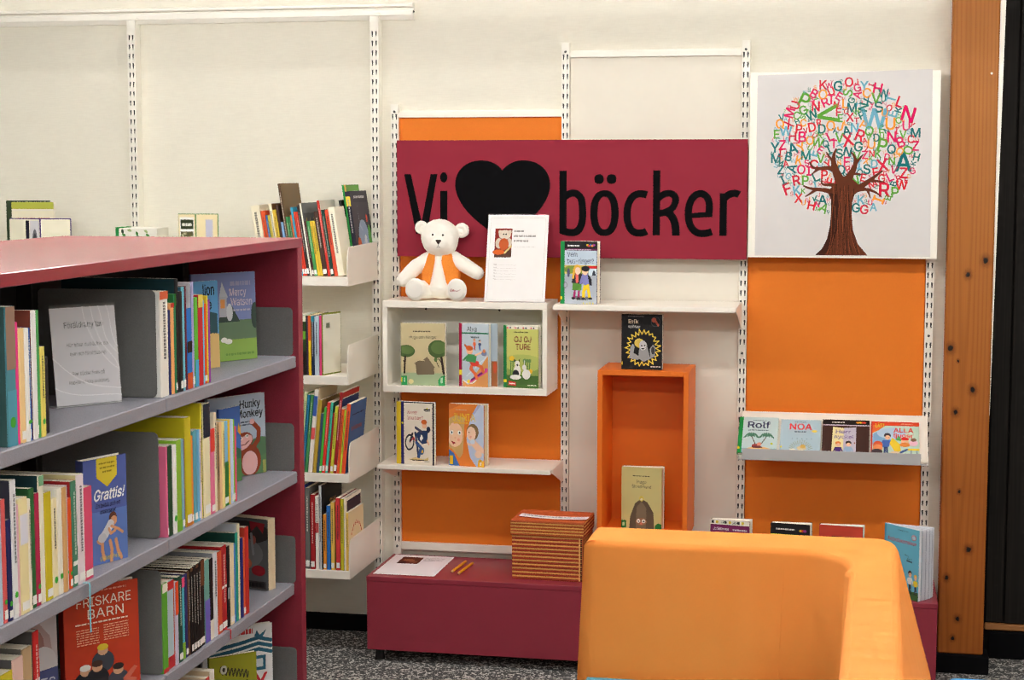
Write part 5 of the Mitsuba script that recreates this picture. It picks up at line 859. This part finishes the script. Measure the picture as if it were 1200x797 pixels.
def c_grattis(w, h):
    a = Art(w, h, (82, 98, 166)); a.rect(.04, 0, 1, .5, (92, 120, 186)); a.poly([(.3, 1), (.3, .82), (.55, .72), (.78, .82), (.78, 1)], (216, 196, 60)); a.dashes(.36, .72, .94, .015, (150, 130, 40), 1); a.dashes(.38, .72, .9, .015, (150, 130, 40), 2); a.dashes(.44, .66, .86, .015, (150, 130, 40), 3)
    a.text('Grattis!', .2, .605, .10, (238, 238, 240), width=.72, bold=True, shear=.25); a.text('En bebis och ett', .26, .535, .04, (40, 44, 86), width=.58, bold=True, shear=.2); a.text('doktorspaket', .36, .475, .04, (40, 44, 86), width=.36, bold=True, shear=.2)
    sk = (206, 150, 116); a.ell(.66, .42, .09, .055, (84, 54, 44)); a.ell(.68, .39, .075, .045, sk); a.line([(.6, .36), (.48, .28), (.4, .24)], .16, (206, 206, 212)); a.line([(.62, .34), (.78, .3), (.88, .26)], .05, sk); a.line([(.56, .32), (.6, .27), (.7, .29)], .05, sk); a.line([(.42, .24), (.36, .2), (.3, .22)], .06, sk); a.line([(.4, .22), (.4, .12), (.44, .04)], .07, sk); a.ell(.4, .245, .1, .045, (190, 192, 200)); a.line([(.58, .2), (.62, .12), (.6, .0)], .07, sk); a.line([(.72, .2), (.76, .1), (.84, .02)], .07, sk); a.text('EMMA PHIL', .34, .03, .04, (222, 200, 70), width=.48); return a
def c_fris(w, h):
    a = Art(w, h, (190, 62, 40)); a.dashes(.32, .84, .945, .014, (226, 150, 130), 1); a.text('FRISKARE', .16, .82, .085, (238, 222, 206), width=.74); a.text('BARN', .30, .71, .085, (238, 222, 206), width=.50); a.dashes(.15, .86, .665, .014, (238, 210, 190), 2)
    for i in range(7): a.dashes(.16, .46, .615 - i*.022, .009, (232, 170, 140), 10 + i); a.dashes(.52, .86, .63 - i*.022, .009, (232, 170, 140), 20 + i)
    kids = [(.26, .1, (226, 226, 220), (30, 32, 38)), (.5, .26, (222, 190, 60), (60, 66, 76)), (.5, .0, (60, 46, 42), (200, 200, 206)), (.7, .06, (50, 40, 40), (70, 70, 80)), (.42, .12, (70, 46, 40), (36, 36, 42))]
    for u, v, hat, top in kids: a.ell(u, v + .05, .15, .1, top); a.ell(u, v + .15, .07, .045, (206, 160, 130)); a.ell(u, v + .18, .075, .03, hat)
    a.poly([(.76, .12), (.92, .22), (.96, .2), (.86, .12), (.95, .1), (.94, .07), (.78, .06)], (206, 110, 90)); a.ell(.3, .03, .08, .05, (222, 170, 140)); return a
def c_nets(w, h):
    a = Art(w, h, (196, 186, 190)); a.poly([(.2, 1), (.1, .6), (.3, .4), (.96, .5), (.9, .8), (.7, 1)], (176, 150, 150)); a.ell(.6, .72, .22, .2, (150, 112, 108)); a.ell(.8, .5, .2, .2, (206, 202, 206)); a.rect(0, 0, 1, .4, (74, 82, 128)); a.poly([(0, .4), (1, .48), (1, .4)], (74, 82, 128)); a.text('NETS', .52, .26, .12, (206, 206, 216), width=.44); return a
def c_stall(w, h):
    a = Art(w, h, (96, 100, 102)); a.ell(.55, .8, .5, .16, (60, 56, 56)); a.ell(.5, .5, .4, .22, (124, 126, 128)); a.poly([(.62, .96), (.66, .82), (.78, .9), (.9, .8), (.94, .94)], (150, 40, 48)); a.ell(.7, .7, .06, .06, (160, 90, 80)); a.line([(.4, .76), (.46, .5), (.4, .3)], .06, (70, 72, 76)); a.line([(.66, .78), (.7, .5)], .05, (150, 156, 160)); a.ell(.55, .36, .12, .08, (196, 110, 80)); a.ell(.8, .27, .14, .075, (160, 40, 52)); a.rect(.3, .02, .95, .12, (54, 50, 50)); a.dashes(.4, .9, .04, .06, (28, 24, 26), 4); return a
def c_ny(w, h):
    a = Art(w, h, (230, 232, 234)); tl = (44, 96, 120); a.dashes(.2, .72, .9, .06, (190, 50, 56), 3); a.poly([(.74, .86), (.78, .93), (.82, .87), (.92, .93), (.86, .84)], tl)
    for v in (.82, .75, .68): a.line([(.1, v - .07), (.55, v - .02), (.8, v + .02), (.98, v - .03)], .05, tl)
    for i in range(14): a.line([(.12 + i*.05, .5 + .03*(i % 3)), (.16 + i*.05, .62 - .02*(i % 2))], .02, tl)
    a.rect(.72, .44, .9, .62, tl); a.rect(.76, .48, .86, .58, (200, 212, 218)); a.text('NY', .5, .2, .2, (196, 54, 62), width=.42, bold=True); a.rect(.5, .08, .96, .17, tl); a.dashes(.55, .92, .105, .04, (230, 232, 234), 5); return a
def c_gen(w, h):
    a = Art(w, h, (146, 148, 44)); [a.line(curve([(.22 + i*.075, .8 - i*.01), (.25 + i*.075, .86 - i*.012), (.27 + i*.075, .76 - i*.012), (.3 + i*.075, .83 - i*.012)], 3), .022, (66, 62, 46)) for i in range(8)]; a.text('GEN', .46, .54, .1, (66, 62, 46), width=.34, bold=True); a.ell(.3, .82, .07, .06, (206, 206, 190)); a.ell(.3, .82, .03, .03, (60, 56, 50)); a.poly([(.05, .0), (.05, .66), (.2, .7), (.24, .0)], (206, 204, 190)); return a
d2 = lambda q: (math.cos(math.radians(q)), math.sin(math.radians(q)))
def right_at(x, y, ang, w): return x - w*d2(ang)[0], y - w*d2(ang)[1]
for lab, (x, y), ang, w, h, t, spine, art, z, lean in (
        ('blue-grey picture book titled Mercy Watson with a meadow, far right on the top grey shelf', (.079, -1.612), 59, .20, .222, .010, (118, 130, 176), c_mercy, BZ[0], -1.5),
        ('light blue lion picture book, half hidden left of the Mercy Watson book', (.060, -1.822), 67, .20, .212, .010, (80, 140, 190), c_lion, BZ[0], -1.5),
        ('picture book titled Hunky Monkey with a brown monkey, far right on the second grey shelf', (.082, -1.562), 62, .19, .208, .014, (176, 190, 208), c_hunky, BZ[1], -1.5),
        ('blue and green picture book overlapping the left side of the monkey book', (.062, -1.690), 74, .085, .19, .009, (76, 116, 190), c_bluegreen, BZ[1], -1.2),
        ('blue book titled Grattis! with a lifted baby, on the second grey shelf', (.141, -2.556), 70, .118, .213, .022, (74, 90, 150), c_grattis, BZ[1], 0),
        ('red book titled FRISKARE BARN, on the third grey shelf', (.125, -2.472), 54, .171, .232, .024, (170, 50, 36), c_fris, BZ[2], -1),
        ('pale photo book with blue lower band, left of the red FRISKARE BARN book', (.036, -2.664), 57, .16, .200, .016, (150, 146, 160), c_nets, BZ[2], -1),
        ('thick dark grey paperback with cream pages showing, far right on the third grey shelf', (.106, -1.628), -14, .15, .186, .034, (70, 66, 66), c_stall, BZ[2], 0),
        ('white book with dark teal drawing and red NY letters, on the fourth grey shelf', (.114, -1.625), 42, .19, .214, .016, (230, 232, 234), c_ny, BZ[3], -1),
        ('lime green book with dark scrawled title, on the fourth grey shelf', (.133, -1.795), 44, .125, .186, .014, (120, 124, 40), c_gen, BZ[3], -1)):
    x0, y0 = right_at(x, y, ang, w)
    faceout(lab, x0, y0, z + (.0012 if lean else 0), ang, w, h, t, spine, art, tuple(spine), lean=lean, hard='paperback' not in lab, pages=(226, 210, 180) if 'paperback' in lab else (240, 233, 216))

# ------------------------------------------------------------------ acrylic sign holders
def holder(name, label, M0, tilt, w, h, art, paper, foot=.05, pane=True):
    M = M0 @ tr(rx=tilt)
    L(name, label, 'sign')
    vc = VC(); vc.box(.001, w - .001, -.0003, .0003, .0035, h - .001, C(paper)); vc.put(name + '__sheet', 'mat_paper', M)
    vc = VC(); art.emit(vc, lambda u, v, e: np.stack([u, -.0004 - e*.3, v], 1)); vc.put(name + '__print', 'mat_paper', M)
    yp = -.0022 if pane else .0012
    put(name + ('__front_pane' if pane else '__back_pane'), (np.array([[0, yp, 0], [w, yp, 0], [w, yp, h + .004], [0, yp, h + .004]]), np.array([[0, 1, 2], [0, 2, 3]])), 'mat_acrylic', xf=M)
    put(name + '__foot', bx(0, w, .0012, foot, .0002, .0018, .0003), 'mat_clearfoot', xf=M0)
scene['mat_acrylic'] = {'type': 'thindielectric', 'int_ior': 1.49}
scene['mat_clearfoot'] = prin((.75, .77, .78), .15, .5)
def a_parents(w, h):
    a = Art(w, h); gr = (76, 78, 86); a.text('Föräldrahyllan', .20, .79, .06, (36, 38, 46), width=.6)
    for t, u, v, wd in (('Här hittar du böcker om', .26, .60, .58), ('barn och föräldraskap', .30, .51, .50), ('Fler böcker finns på', .32, .31, .44), ('respektive facks avdelning.', .25, .225, .56)): a.text(t, u - .04, v, .04, gr, width=wd*1.1)
    for q in range(4): a.line(curve([(.5 + .12*q, 1.0), (.55 + .12*q, .8), (.66 + .1*q, .62), (.86 + .1*q, .42), (1.0, .34 - .02*q)], 4), .014, (226, 226, 232))
    a.line(curve([(0, .5), (.2, .36), (.45, .24), (.8, .17), (1, .15)], 4), .016, (226, 226, 232)); a.line(curve([(0, .2), (.3, .12), (.6, .1), (1, .08)], 4), .014, (228, 228, 234)); return a
holder('sign_holder', 'grey-white upright sign titled Föräldrahyllan in a clear holder on the top grey shelf', tr(.004, -2.578, BZ[0] + .0008, rz=54), -7, .149, .203, a_parents(.149, .203), (206, 206, 214), foot=.03)
def a_bear(w, h):
    a = Art(w, h); lt = (190, 186, 186)
    for p in ([(.05, .03), (.95, .03)], [(.95, .03), (.95, .96)], [(.95, .96), (.05, .96)], [(.05, .96), (.05, .03)]): a.line(p, .006, (214, 214, 212))
    a.rect(.13, .51, .41, .84, (130, 44, 36)); a.rect(.13, .51, .41, .60, (86, 60, 50)); a.ell(.29, .77, .1, .055, (214, 200, 184)); a.ell(.21, .80, .03, .025, (206, 192, 176)); a.ell(.37, .80, .03, .025, (206, 192, 176)); a.ell(.27, .775, .012, .008, (40, 36, 36)); a.ell(.31, .775, .012, .008, (40, 36, 36)); a.ell(.2, .67, .06, .06, (206, 192, 176)); a.ell(.37, .68, .04, .05, (206, 192, 176)); a.ell(.28, .66, .08, .07, (190, 90, 50)); a.ell(.2, .57, .1, .03, (206, 96, 44)); a.line([(.3, .56), (.4, .64)], .03, (206, 180, 120))
    for v, u1, s in ((.80, .6, 1), (.745, .8, 2), (.69, .68, 3)): a.dashes(.44, u1, v, .02, (150, 146, 146), s)
    a.rect(.44, .63, .82, .633, lt)
    for i in range(6): a.rect(.15, .42 - i*.033, .5, .423 - i*.033, (206, 202, 202)); a.dashes(.13, .18, .425 - i*.033, .008, lt, i)
    return a
holder('sign_holder_001', 'white A4 sheet with a small bear photo in a clear holder beside the teddy bear', tr(.3585, -.200, 1.2038), -14.5, .207, .298, a_bear(.207, .298), (238, 236, 236), foot=.06, pane=False)
# ------------------------------------------------------------------ teddy bear
def hull(*sp, n=20):
    """sp: (centre, radius or radii)"""
    ms = []
    for c, r in sp:
        r = (r, r, r) if np.isscalar(r) else r
        ms.append(m3.Manifold.sphere(1.0, n).scale(list(r)).translate(list(c)))
    return m3.Manifold.batch_hull(ms) if len(ms) > 1 else ms[0]
def mf_mesh(m):
    q = m.to_mesh(); return trimesh.Trimesh(q.vert_properties[:, :3], q.tri_verts, process=True)
def furry(m, edge, smooth=8, amp=.0012, seed=1, freq=330):
    t = mf_mesh(m.refine_to_length(edge)); trimesh.smoothing.filter_taubin(t, iterations=smooth)
    v = np.array(t.vertices); nn = np.array(t.vertex_normals)
    d = meshkit.noise(v*freq, seed) - .5; d2 = meshkit.noise(v*freq*.22, seed + 5) - .5
    t.vertices = v + nn*(amp*1.5*d + amp*1.2*d2)[:, None]; return t
scene['mat_plush'] = prin((.88, .855, .79), .9, .1, sheen=.5)
scene['mat_felt'] = prin(mikit.proc(lambda p, n, uv: mix((.74, .225, .035), (.86, .29, .05), noise(p.x*900, p.z*900, p.y*900))), .9, .1, sheen=.3)
scene['mat_sole'] = prin((.80, .78, .73), .85, .1, sheen=.4)
scene['mat_nose'] = prin((.03, .018, .014), .35, .5)
L('teddy_bear', 'white plush teddy bear in an orange vest, sitting on the display box', 'teddy bear')
TB0 = tr(.1945, -.117, 1.2042)
torso = hull(((0, 0, .135), (.045, .036, .030)), ((0, -.004, .095), (.052, .044, .035)), ((0, -.006, .045), (.058, .05, .0438)))
arms = [hull(((-.044, 0, .136), .026), ((-.088, -.012, .108), .026)) + hull(((-.088, -.012, .108), .026), ((-.127, -.03, .066), .0235), n=20), hull(((.044, 0, .138), .026), ((.088, -.010, .114), .025)) + hull(((.088, -.010, .114), .025), ((.130, -.026, .092), .0225))]
legs = [hull(((s*.036, -.004, .036), .033), ((s*.066, -.05, .0345), .031)) + hull(((s*.066, -.045, .0345), .031), ((s*.0715, -.082, .039), (.0345, .012, .038))) for s in (-1, 1)]
head = hull(((-.002, -.016, .213), (.066, .046, .060)), ((0, -.016, .196), (.061, .046, .052)))
muzzle = hull(((.005, -.050, .188), (.031, .026, .025)), ((.004, -.034, .186), (.040, .028, .033)))
ears = []
for cx, cz, r, ry in ((-.069, .243, .0235, 12), (.071, .234, .0255, -14)):
    e = m3.Manifold.sphere(1.0, 24).scale([r, .011, r]).translate([cx, -.002, cz]) - m3.Manifold.sphere(1.0, 24).scale([r*.62, .008, r*.66]).translate([cx - .002*np.sign(cx), -.0125, cz - .003])
    ears.append(e + hull(((cx*.78, 0, cz - .012), .012), ((cx*.9, 0, cz - .004), .012)))
body = torso + arms[0] + arms[1] + legs[0] + legs[1] + head + muzzle + ears[0] + ears[1]
put('teddy_bear__body', furry(body, .0034, 7, .0013), 'mat_plush', smooth=True, xf=TB0)
for s in (-1, 1):
    pad = m3.Manifold.sphere(1.0, 30).scale([.0285, .0062, .0315]).translate([s*.0718, -.0905, .0392]); part('teddy_bear', 'foot_pad', furry(pad, .003, 3, .0003), 'mat_sole', True, xf=TB0)
q = [(.052, .041), (.055, .0335), (.0568, .043), (.0572, .0335), (.0572, .039), (.0612, .0405), (.0615, .0335), (.0635, .0415), (.0655, .0345), (.068, .0375), (.0715, .0365), (.076, .0355), (.083, .038), (.087, .041)]
pts = [np.array([a, -.0971 + .0012*((a - .0718)/.02)**2, b]) for a, b in q]
sig = cat(*[trimesh.creation.cylinder(.00065, segment=[a, b], sections=6) for a, b in zip(pts[:-1], pts[1:])])
put('teddy_bear__embroidery', sig, 'mat_redthread', xf=TB0); scene['mat_redthread'] = prin((.35, .03, .04), .7, .2); labels['teddy_bear__embroidery'] = {'label': 'small dark red embroidered signature on the right foot'}
for x, z in ((-.0155, .2215), (.0195, .2200)):
    part('teddy_bear', 'eye', trimesh.creation.icosphere(2, .0034).apply_transform(np.diag([1, .7, 1, 1.0])).apply_translation([x, -.0598, z]), 'mat_nose', True, xf=TB0)
nose = m3.Manifold.batch_hull([m3.Manifold.sphere(.0032, 14)  .translate([x, -.0752, z]) for x, z in ((.0015, .202), (.0135, .202), (.0078, .1935))])
put('teddy_bear__nose', mf_mesh(nose), 'mat_nose', True, xf=TB0)
mouth = [np.array(p_) for p_ in ((.0076, -.0768, .1925), (.0072, -.0762, .183), (.0028, -.0745, .1785), (-.0012, -.0725, .1805))]
mouth2 = [mouth[1], np.array((.0125, -.0740, .1795))]
put('teddy_bear__mouth', cat(*[trimesh.creation.cylinder(.0005, segment=[a, b], sections=6) for a, b in list(zip(mouth[:-1], mouth[1:])) + [tuple(mouth2)]]), 'mat_nose', xf=TB0)
# vest: a shell round the torso, open down the front in a widening gap
outer = hull(((0, 0, .137), (.058, .0425, .033)), ((0, -.004, .095), (.0665, .0500, .035)), ((0, -.006, .062), (.0665, .0550, .030)))
vest = outer - torso.scale([1.015, 1.02, 1.0]) - m3.Manifold.cube([.3, .3, .1], True).translate([0, 0, -.004]) - m3.Manifold.cube([.3, .3, .1], True).translate([0, 0, .2065])
gap = m3.CrossSection([[(-.017, .170), (.0135, .170), (.010, .130), (.023, .085), (.034, .045), (.036, .03), (-.033, .03), (-.030, .05), (-.019, .10), (-.015, .130)][::-1]]).extrude(.2)
gap = gap.transform([[1, 0, 0, 0], [0, 0, -1, 0], [0, 1, 0, 0]])
vest = vest - gap
for a in (hull(((-.070, -.006, .120), .0262), ((-.100, -.014, .100), .0262)), hull(((.070, -.005, .125), .0262), ((.100, -.012, .110), .0262))): vest = vest - a
for lg in legs: vest = vest - lg.scale([1.02, 1.02, 1.03])
vm = mf_mesh(vest.refine_to_length(.004)); put('teddy_bear__vest', vm, 'mat_felt', 40, xf=TB0); labels['teddy_bear__vest'] = {'label': 'orange felt vest, open at the front'}
pk = bx(-.047, -.029, -.0535, -.0515, .089, .0905); put('teddy_bear__pocket_seam', pk, 'mat_felt', xf=TB0 )

# ------------------------------------------------------------------ things on the plinth
L('corrugated_box', 'orange-brown corrugated cardboard box with a lid, on the plinth', 'box')
def corrugated(vc, x0, x1, z0, z1, y, n, seed, flip=None, hi=(226, 156, 84), lo=(160, 52, 34)):
    """ribbed sheet facing -y (or +x when flip gives the x)"""
    r = random.Random(seed); dz = (z1 - z0)/n
    for i in range(n):
        a = C(hi) if i % 2 else C(lo); a = a*r.uniform(.85, 1.12)
        zz = [z0 + i*dz, z0 + (i + .35)*dz, z0 + (i + .65)*dz, z0 + (i + 1)*dz]; of = [0, .0016, .0016, 0]
        for j in range(3):
            tilt = .0016*math.sin(i*.7)
            if flip is None: q = [(x0, y - of[j], zz[j]), (x1, y - of[j], zz[j] + 0*tilt), (x1, y - of[j+1], zz[j+1]), (x0, y - of[j+1], zz[j+1])]
            else: q = [(flip + of[j], x0, zz[j]), (flip + of[j], x1, zz[j]), (flip + of[j+1], x1, zz[j+1]), (flip + of[j+1], x0, zz[j+1])]
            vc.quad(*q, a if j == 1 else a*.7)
CX = tr(.4715, -.2835, PLZ, rz=-1.5)
w, d, h = .239, .178, .148
vc = VC(); base = C((186, 92, 52)); vc.box(.001, w - .001, .001, d - .001, .0003, h, base); corrugated(vc, .0, w - .004, .001, h - .001, .0008, 22, 3); corrugated(vc, .004, d - .001, .001, h - .001, 0, 22, 4, flip=w - .0008, hi=(200, 124, 62), lo=(176, 92, 48)); vc.box(w - .0135, w - .0095, -.0012, .0008, .002, h - .002, C(222, 170, 104)); vc.box(w - .0085, w - .0035, -.0006, .0008, .002, h - .002, C(26, 18, 14)); vc.put('corrugated_box__body', 'mat_matte', CX)
vc = VC(); vc.box(-.003, w + .003, -.0035, d + .004, h + .001, h + .0495, base); corrugated(vc, -.004, w + .003, h + .0015, h + .049, -.0036, 9, 5, hi=(222, 158, 84), lo=(178, 84, 42)); corrugated(vc, -.003, d + .004, h + .0015, h + .049, 0, 8, 6, flip=w + .0031)
for i in range(18): vc.box(-.003, w + .003, -.003 + i*.0103, -.003 + i*.0103 + .006, h + .0496, h + .0507, C((206, 104, 56)) if i % 2 else C((190, 88, 48)))
vc.put('corrugated_box__lid', 'mat_matte', CX)
L('paper_strip', 'narrow white paper strip lying on the lid of the corrugated box', 'paper')
vc = VC(); n = 12; a = Art(.232, .045); a.dashes(.05, .95, .45, .16, (130, 120, 124), 3)
P0 = np.linspace(0, 1, n + 1)
for i in range(n):
    za, zb = (.0045*(2*q - 1)**2 for q in P0[i:i+2]); xa, xb = .232*P0[i], .232*P0[i+1]
    vc.quad((xa, 0, za), (xb, 0, zb), (xb, .045, zb), (xa, .045, za), C(236, 230, 232)); vc.quad((xa, .045, za - .0003), (xb, .045, zb - .0003), (xb, 0, zb - .0003), (xa, 0, za - .0003), C(226, 222, 222))
vc.put('paper_strip__sheet', 'mat_paper', CX @ tr(.012, .045, h + .0512, rz=-3))
vc = VC(); a.emit(vc, lambda u, v, e: np.stack([u, v, .0045*(2*u/.232 - 1)**2 + .0004 + e], 1)); vc.put('paper_strip__print', 'mat_paper', CX @ tr(.012, .045, h + .0512, rz=-3))
L('paper_sheet', 'white printed sheet with a small dark photo, lying at the left end of the plinth', 'paper')
M = tr(.0005, -.308, PLZ + .0003, rz=0.0)
vc = VC(); vc.box(0, .211, 0, .292, 0, .0004, C(232, 226, 232)); vc.put('paper_sheet__sheet', 'mat_paper', M)
a = Art(.211, .292); a.rect(.17, .56, .52, .90, (92, 44, 32)); a.ell(.32, .74, .1, .06, (140, 84, 60)); a.ell(.42, .66, .07, .05, (120, 70, 50)); a.rect(.17, .56, .3, .66, (70, 40, 34))
for v in (.86, .80, .74): a.dashes(.56, .88, v, .02, (176, 170, 176), int(v*100))
for p_ in ([(.05, .03), (.95, .03)], [(.95, .03), (.95, .97)], [(.95, .97), (.05, .97)], [(.05, .97), (.05, .03)]): a.line(p_, .006, (216, 212, 216))
vc = VC(); a.emit(vc, lambda u, v, e: np.stack([u, v, .00045 + e], 1)); vc.put('paper_sheet__print', 'mat_paper', M)
def pencil(label, p0, p1, tip_first):
    k = num('pencil'); L(k, label, 'pencil', 'short yellow pencils on the plinth')
    p0, p1 = np.array(p0), np.array(p1); ln = np.linalg.norm(p1 - p0); an = math.degrees(math.atan2(p1[1] - p0[1], p1[0] - p0[0])); r = .0048
    M = tr(p0[0], p0[1], PLZ + r*.87, rz=an) @ tr(ry=90)
    cyl = lambda a, b, ra, rb: (lambda m: m)(trimesh.creation.revolve([(0, a), (ra, a), (rb, b), (0, b)], sections=6))
    tl = .018
    put(k + '__shaft', cyl(tl, ln - .004, r, r), 'mat_pencil', xf=M); put(k + '__wood_tip', cyl(.005, tl, .0014, r*.97), 'mat_tip', xf=M); put(k + '__lead', cyl(0, .0052, .0003, .0014), 'mat_nose', xf=M); put(k + '__end', cyl(ln - .0039, ln, r*.99, r*.9), 'mat_pencil', xf=M)
scene['mat_pencil'] = prin(C(232, 160, 28), .35, .5); scene['mat_tip'] = prin(C(222, 180, 126), .7, .2)
pencil('short yellow pencil pointing to the front on the plinth, left of the pair', (.2565, -.255), (.268, -.085), True)
pencil('short yellow pencil on the plinth, right of the pair', (.2835, -.275), (.297, -.105), True)

# ------------------------------------------------------------------ armchair and footstool
def cloth_col(p, n, uv):
    s = noise(p.x*26, p.y*26, p.z*3); f = noise(p.x*600, p.y*600, p.z*600)
    return mix((.89, .272, .048), (.96, .345, .080), .35*s + .35*f + .3*fbm(p.x*5, p.y*5, p.z*5))
def cloth_h(p, n, uv): return .75*fbm(p.x*7 + 2*p.z, p.y*22, p.z*3) + .4*dr.power(noise(p.x*5 + 3*fbm(p.x*3, p.y*3, p.z*3), p.y*30 + p.z*3, p.z*5), 3.0) + .06*noise(p.x*600, p.y*600, p.z*600)
scene['mat_cloth'] = bump(prin(mikit.proc(cloth_col), .85, .2, sheen=1.0), cloth_h, .02, 2e-3)
scene['mat_bluecloth'] = bump(prin(mikit.proc(lambda p, n, uv: mix((.10, .36, .47), (.12, .41, .54), noise(p.x*600, p.y*600, p.z*600))), .85, .2, sheen=.3), lambda p, n, uv: noise(p.x*600, p.y*600, p.z*600), .0008)
L('armchair', 'orange-yellow fabric corner armchair in the foreground, seen over its seat towards the back', 'armchair')
SOFA_TOP = .787
def arc(cx, cy, r, a0, a1, n): return [(cx + r*math.cos(math.radians(q)), cy + r*math.sin(math.radians(q))) for q in np.linspace(a0, a1, n)]
def outline():
    """top outline of back and arm with its outward unit direction; outer faces first, then the inner hollow"""
    P = []
    P += [(x, -1.722, 0, 1, 'o') for x in np.linspace(.990, 1.62, 12)]                                             # rear of the back
    P += [(a, b, math.cos(math.radians(q)), math.sin(math.radians(q)), 'o') for (a, b), q in zip(arc(1.622, -1.777, .055, 82, 8, 8), np.linspace(82, 8, 8))]
    P += [(1.680 - .012*t, -1.80 - 1.30*t, 1, 0, 'o') for t in np.linspace(0, 1, 14)]                                   # outside of the arm
    P += [(x, -3.16, 0, -1, 'e') for x in np.linspace(1.655, 1.575, 4)]                                                 # front of the arm
    P += [(1.562 + .013*t, -3.12 + 1.02*t, -1, 0, 'i') for t in np.linspace(0, 1, 12)]                                  # inside of the arm
    P += [(a, b, -math.cos(math.radians(q)), -math.sin(math.radians(q)), 'i') for (a, b), q in zip(arc(1.445, -2.023, .128, -20, 78, 12), np.linspace(-20, 78, 12))]
    P += [(x, -1.893 + .004*math.sin(9*x), 0, -1, 'i') for x in np.linspace(1.44, 1.0, 9)]                                                   # inside of the back
    P += [(.972, y, -1, 0, 'l') for y in np.linspace(-1.89, -1.74, 4)]
    return P
OUT = outline()
def level(z, inset):
    t = min(SOFA_TOP - z, .34); pts = []
    for x, y, nx, ny, kind in OUT:
        fl = {'o': .27*t if nx > .3 else .10*t, 'i': .02*t, 'e': .04*t, 'l': .05*t}[kind]
        if kind == 'o' and nx > 0 and ny > 0: fl = (.27*nx + .10*ny)*t
        o = fl - inset
        pts.append((x + nx*o, y + ny*o, z))
    return pts
R0 = .017
zs = [(.02, 0), (.1, 0), (.2, 0), (.3, 0), (.4, 0), (.48, 0), (.56, 0), (.64, 0), (.70, 0), (SOFA_TOP - R0, 0)] + [(SOFA_TOP - R0 + R0*math.sin(q), R0*(1 - math.cos(q))) for q in np.linspace(.3, math.pi/2, 6)]
ring = [level(z, i) for z, i in zs]; n = len(OUT); V_ = np.array([p_ for r_ in ring for p_ in r_]); F_ = []
for k_ in range(len(ring) - 1):
    for i in range(n):
        a, b = k_*n + i, k_*n + (i + 1) % n; F_ += [(a, a + n, b + n), (a, b + n, b)]
top = Polygon([(p_[0], p_[1]) for p_ in ring[-1]]); tv, tf = trimesh.creation.triangulate_polygon(top, engine='earcut')
bot = Polygon([(p_[0], p_[1]) for p_ in ring[0]]); bv, bf = trimesh.creation.triangulate_polygon(bot, engine='earcut')
m = cat(trimesh.Trimesh(V_, F_, process=False), trimesh.Trimesh(np.c_[tv, np.full(len(tv), SOFA_TOP)], tf, process=False), trimesh.Trimesh(np.c_[bv, np.full(len(bv), zs[0][0])], bf[:, ::-1], process=False))
m.merge_vertices(); m.fix_normals()
put('armchair__upholstery', m, 'mat_cloth', smooth=50)
seam = [(1.43 + .02*t - .03*t, -1.9085 - .002*t - .004*math.sin(3*t), SOFA_TOP - .03 - .33*t) for t in np.linspace(0, 1, 10)]
put('armchair__seam', cat(*[trimesh.creation.cylinder(.0007, segment=[a, b], sections=6) for a, b in zip(seam[:-1], seam[1:])]), 'mat_cloth')
sh = Polygon([(.978, -1.917)] + [(1.30, -1.917), (1.42, -1.93), (1.52, -2.0), (1.556, -2.12), (1.546, -2.8), (.965, -2.8)]).buffer(-.012).buffer(.012)
seat = extr(sh, .14).apply_translation([0, 0, .325])
put('armchair__seat_cushion', cat(seat, extr(sh.buffer(-.008), .008).apply_translation([0, 0, .4652])), 'mat_bluecloth', smooth=40); labels['armchair__seat_cushion'] = {'label': 'blue seat cushion'}
put('armchair__base', extr(sh.buffer(-.01), .30).apply_translation([0, 0, .024]), 'mat_cloth')
for x, y in ((1.03, -1.80), (1.62, -1.80), (1.6, -3.05), (1.0, -2.72)): part('armchair', 'foot', trimesh.creation.cylinder(.02, .0235, sections=18).apply_translation([x, y, .01175]), 'mat_darksteel')
L('footstool', 'bright blue footstool, its edge just showing at the bottom right beside the armchair', 'footstool')
st = extr(sbox(1.795, -2.35, 1.99, -1.845).buffer(-.02).buffer(.02), .4625)
put('footstool__cushion', cat(st.apply_translation([0, 0, .03]), extr(sbox(1.801, -2.344, 1.984, -1.851).buffer(-.02).buffer(.02), .006).apply_translation([0, 0, .4926])), 'mat_bluecloth2', smooth=40)
scene['mat_bluecloth2'] = prin((.10, .42, .80), .8, .2, sheen=.3)
for x, y in ((1.83, -1.88), (1.95, -1.88), (1.83, -2.31), (1.95, -2.31)): part('footstool', 'foot', trimesh.creation.cylinder(.015, .03, sections=16).apply_translation([x, y, .015]), 'mat_darksteel')
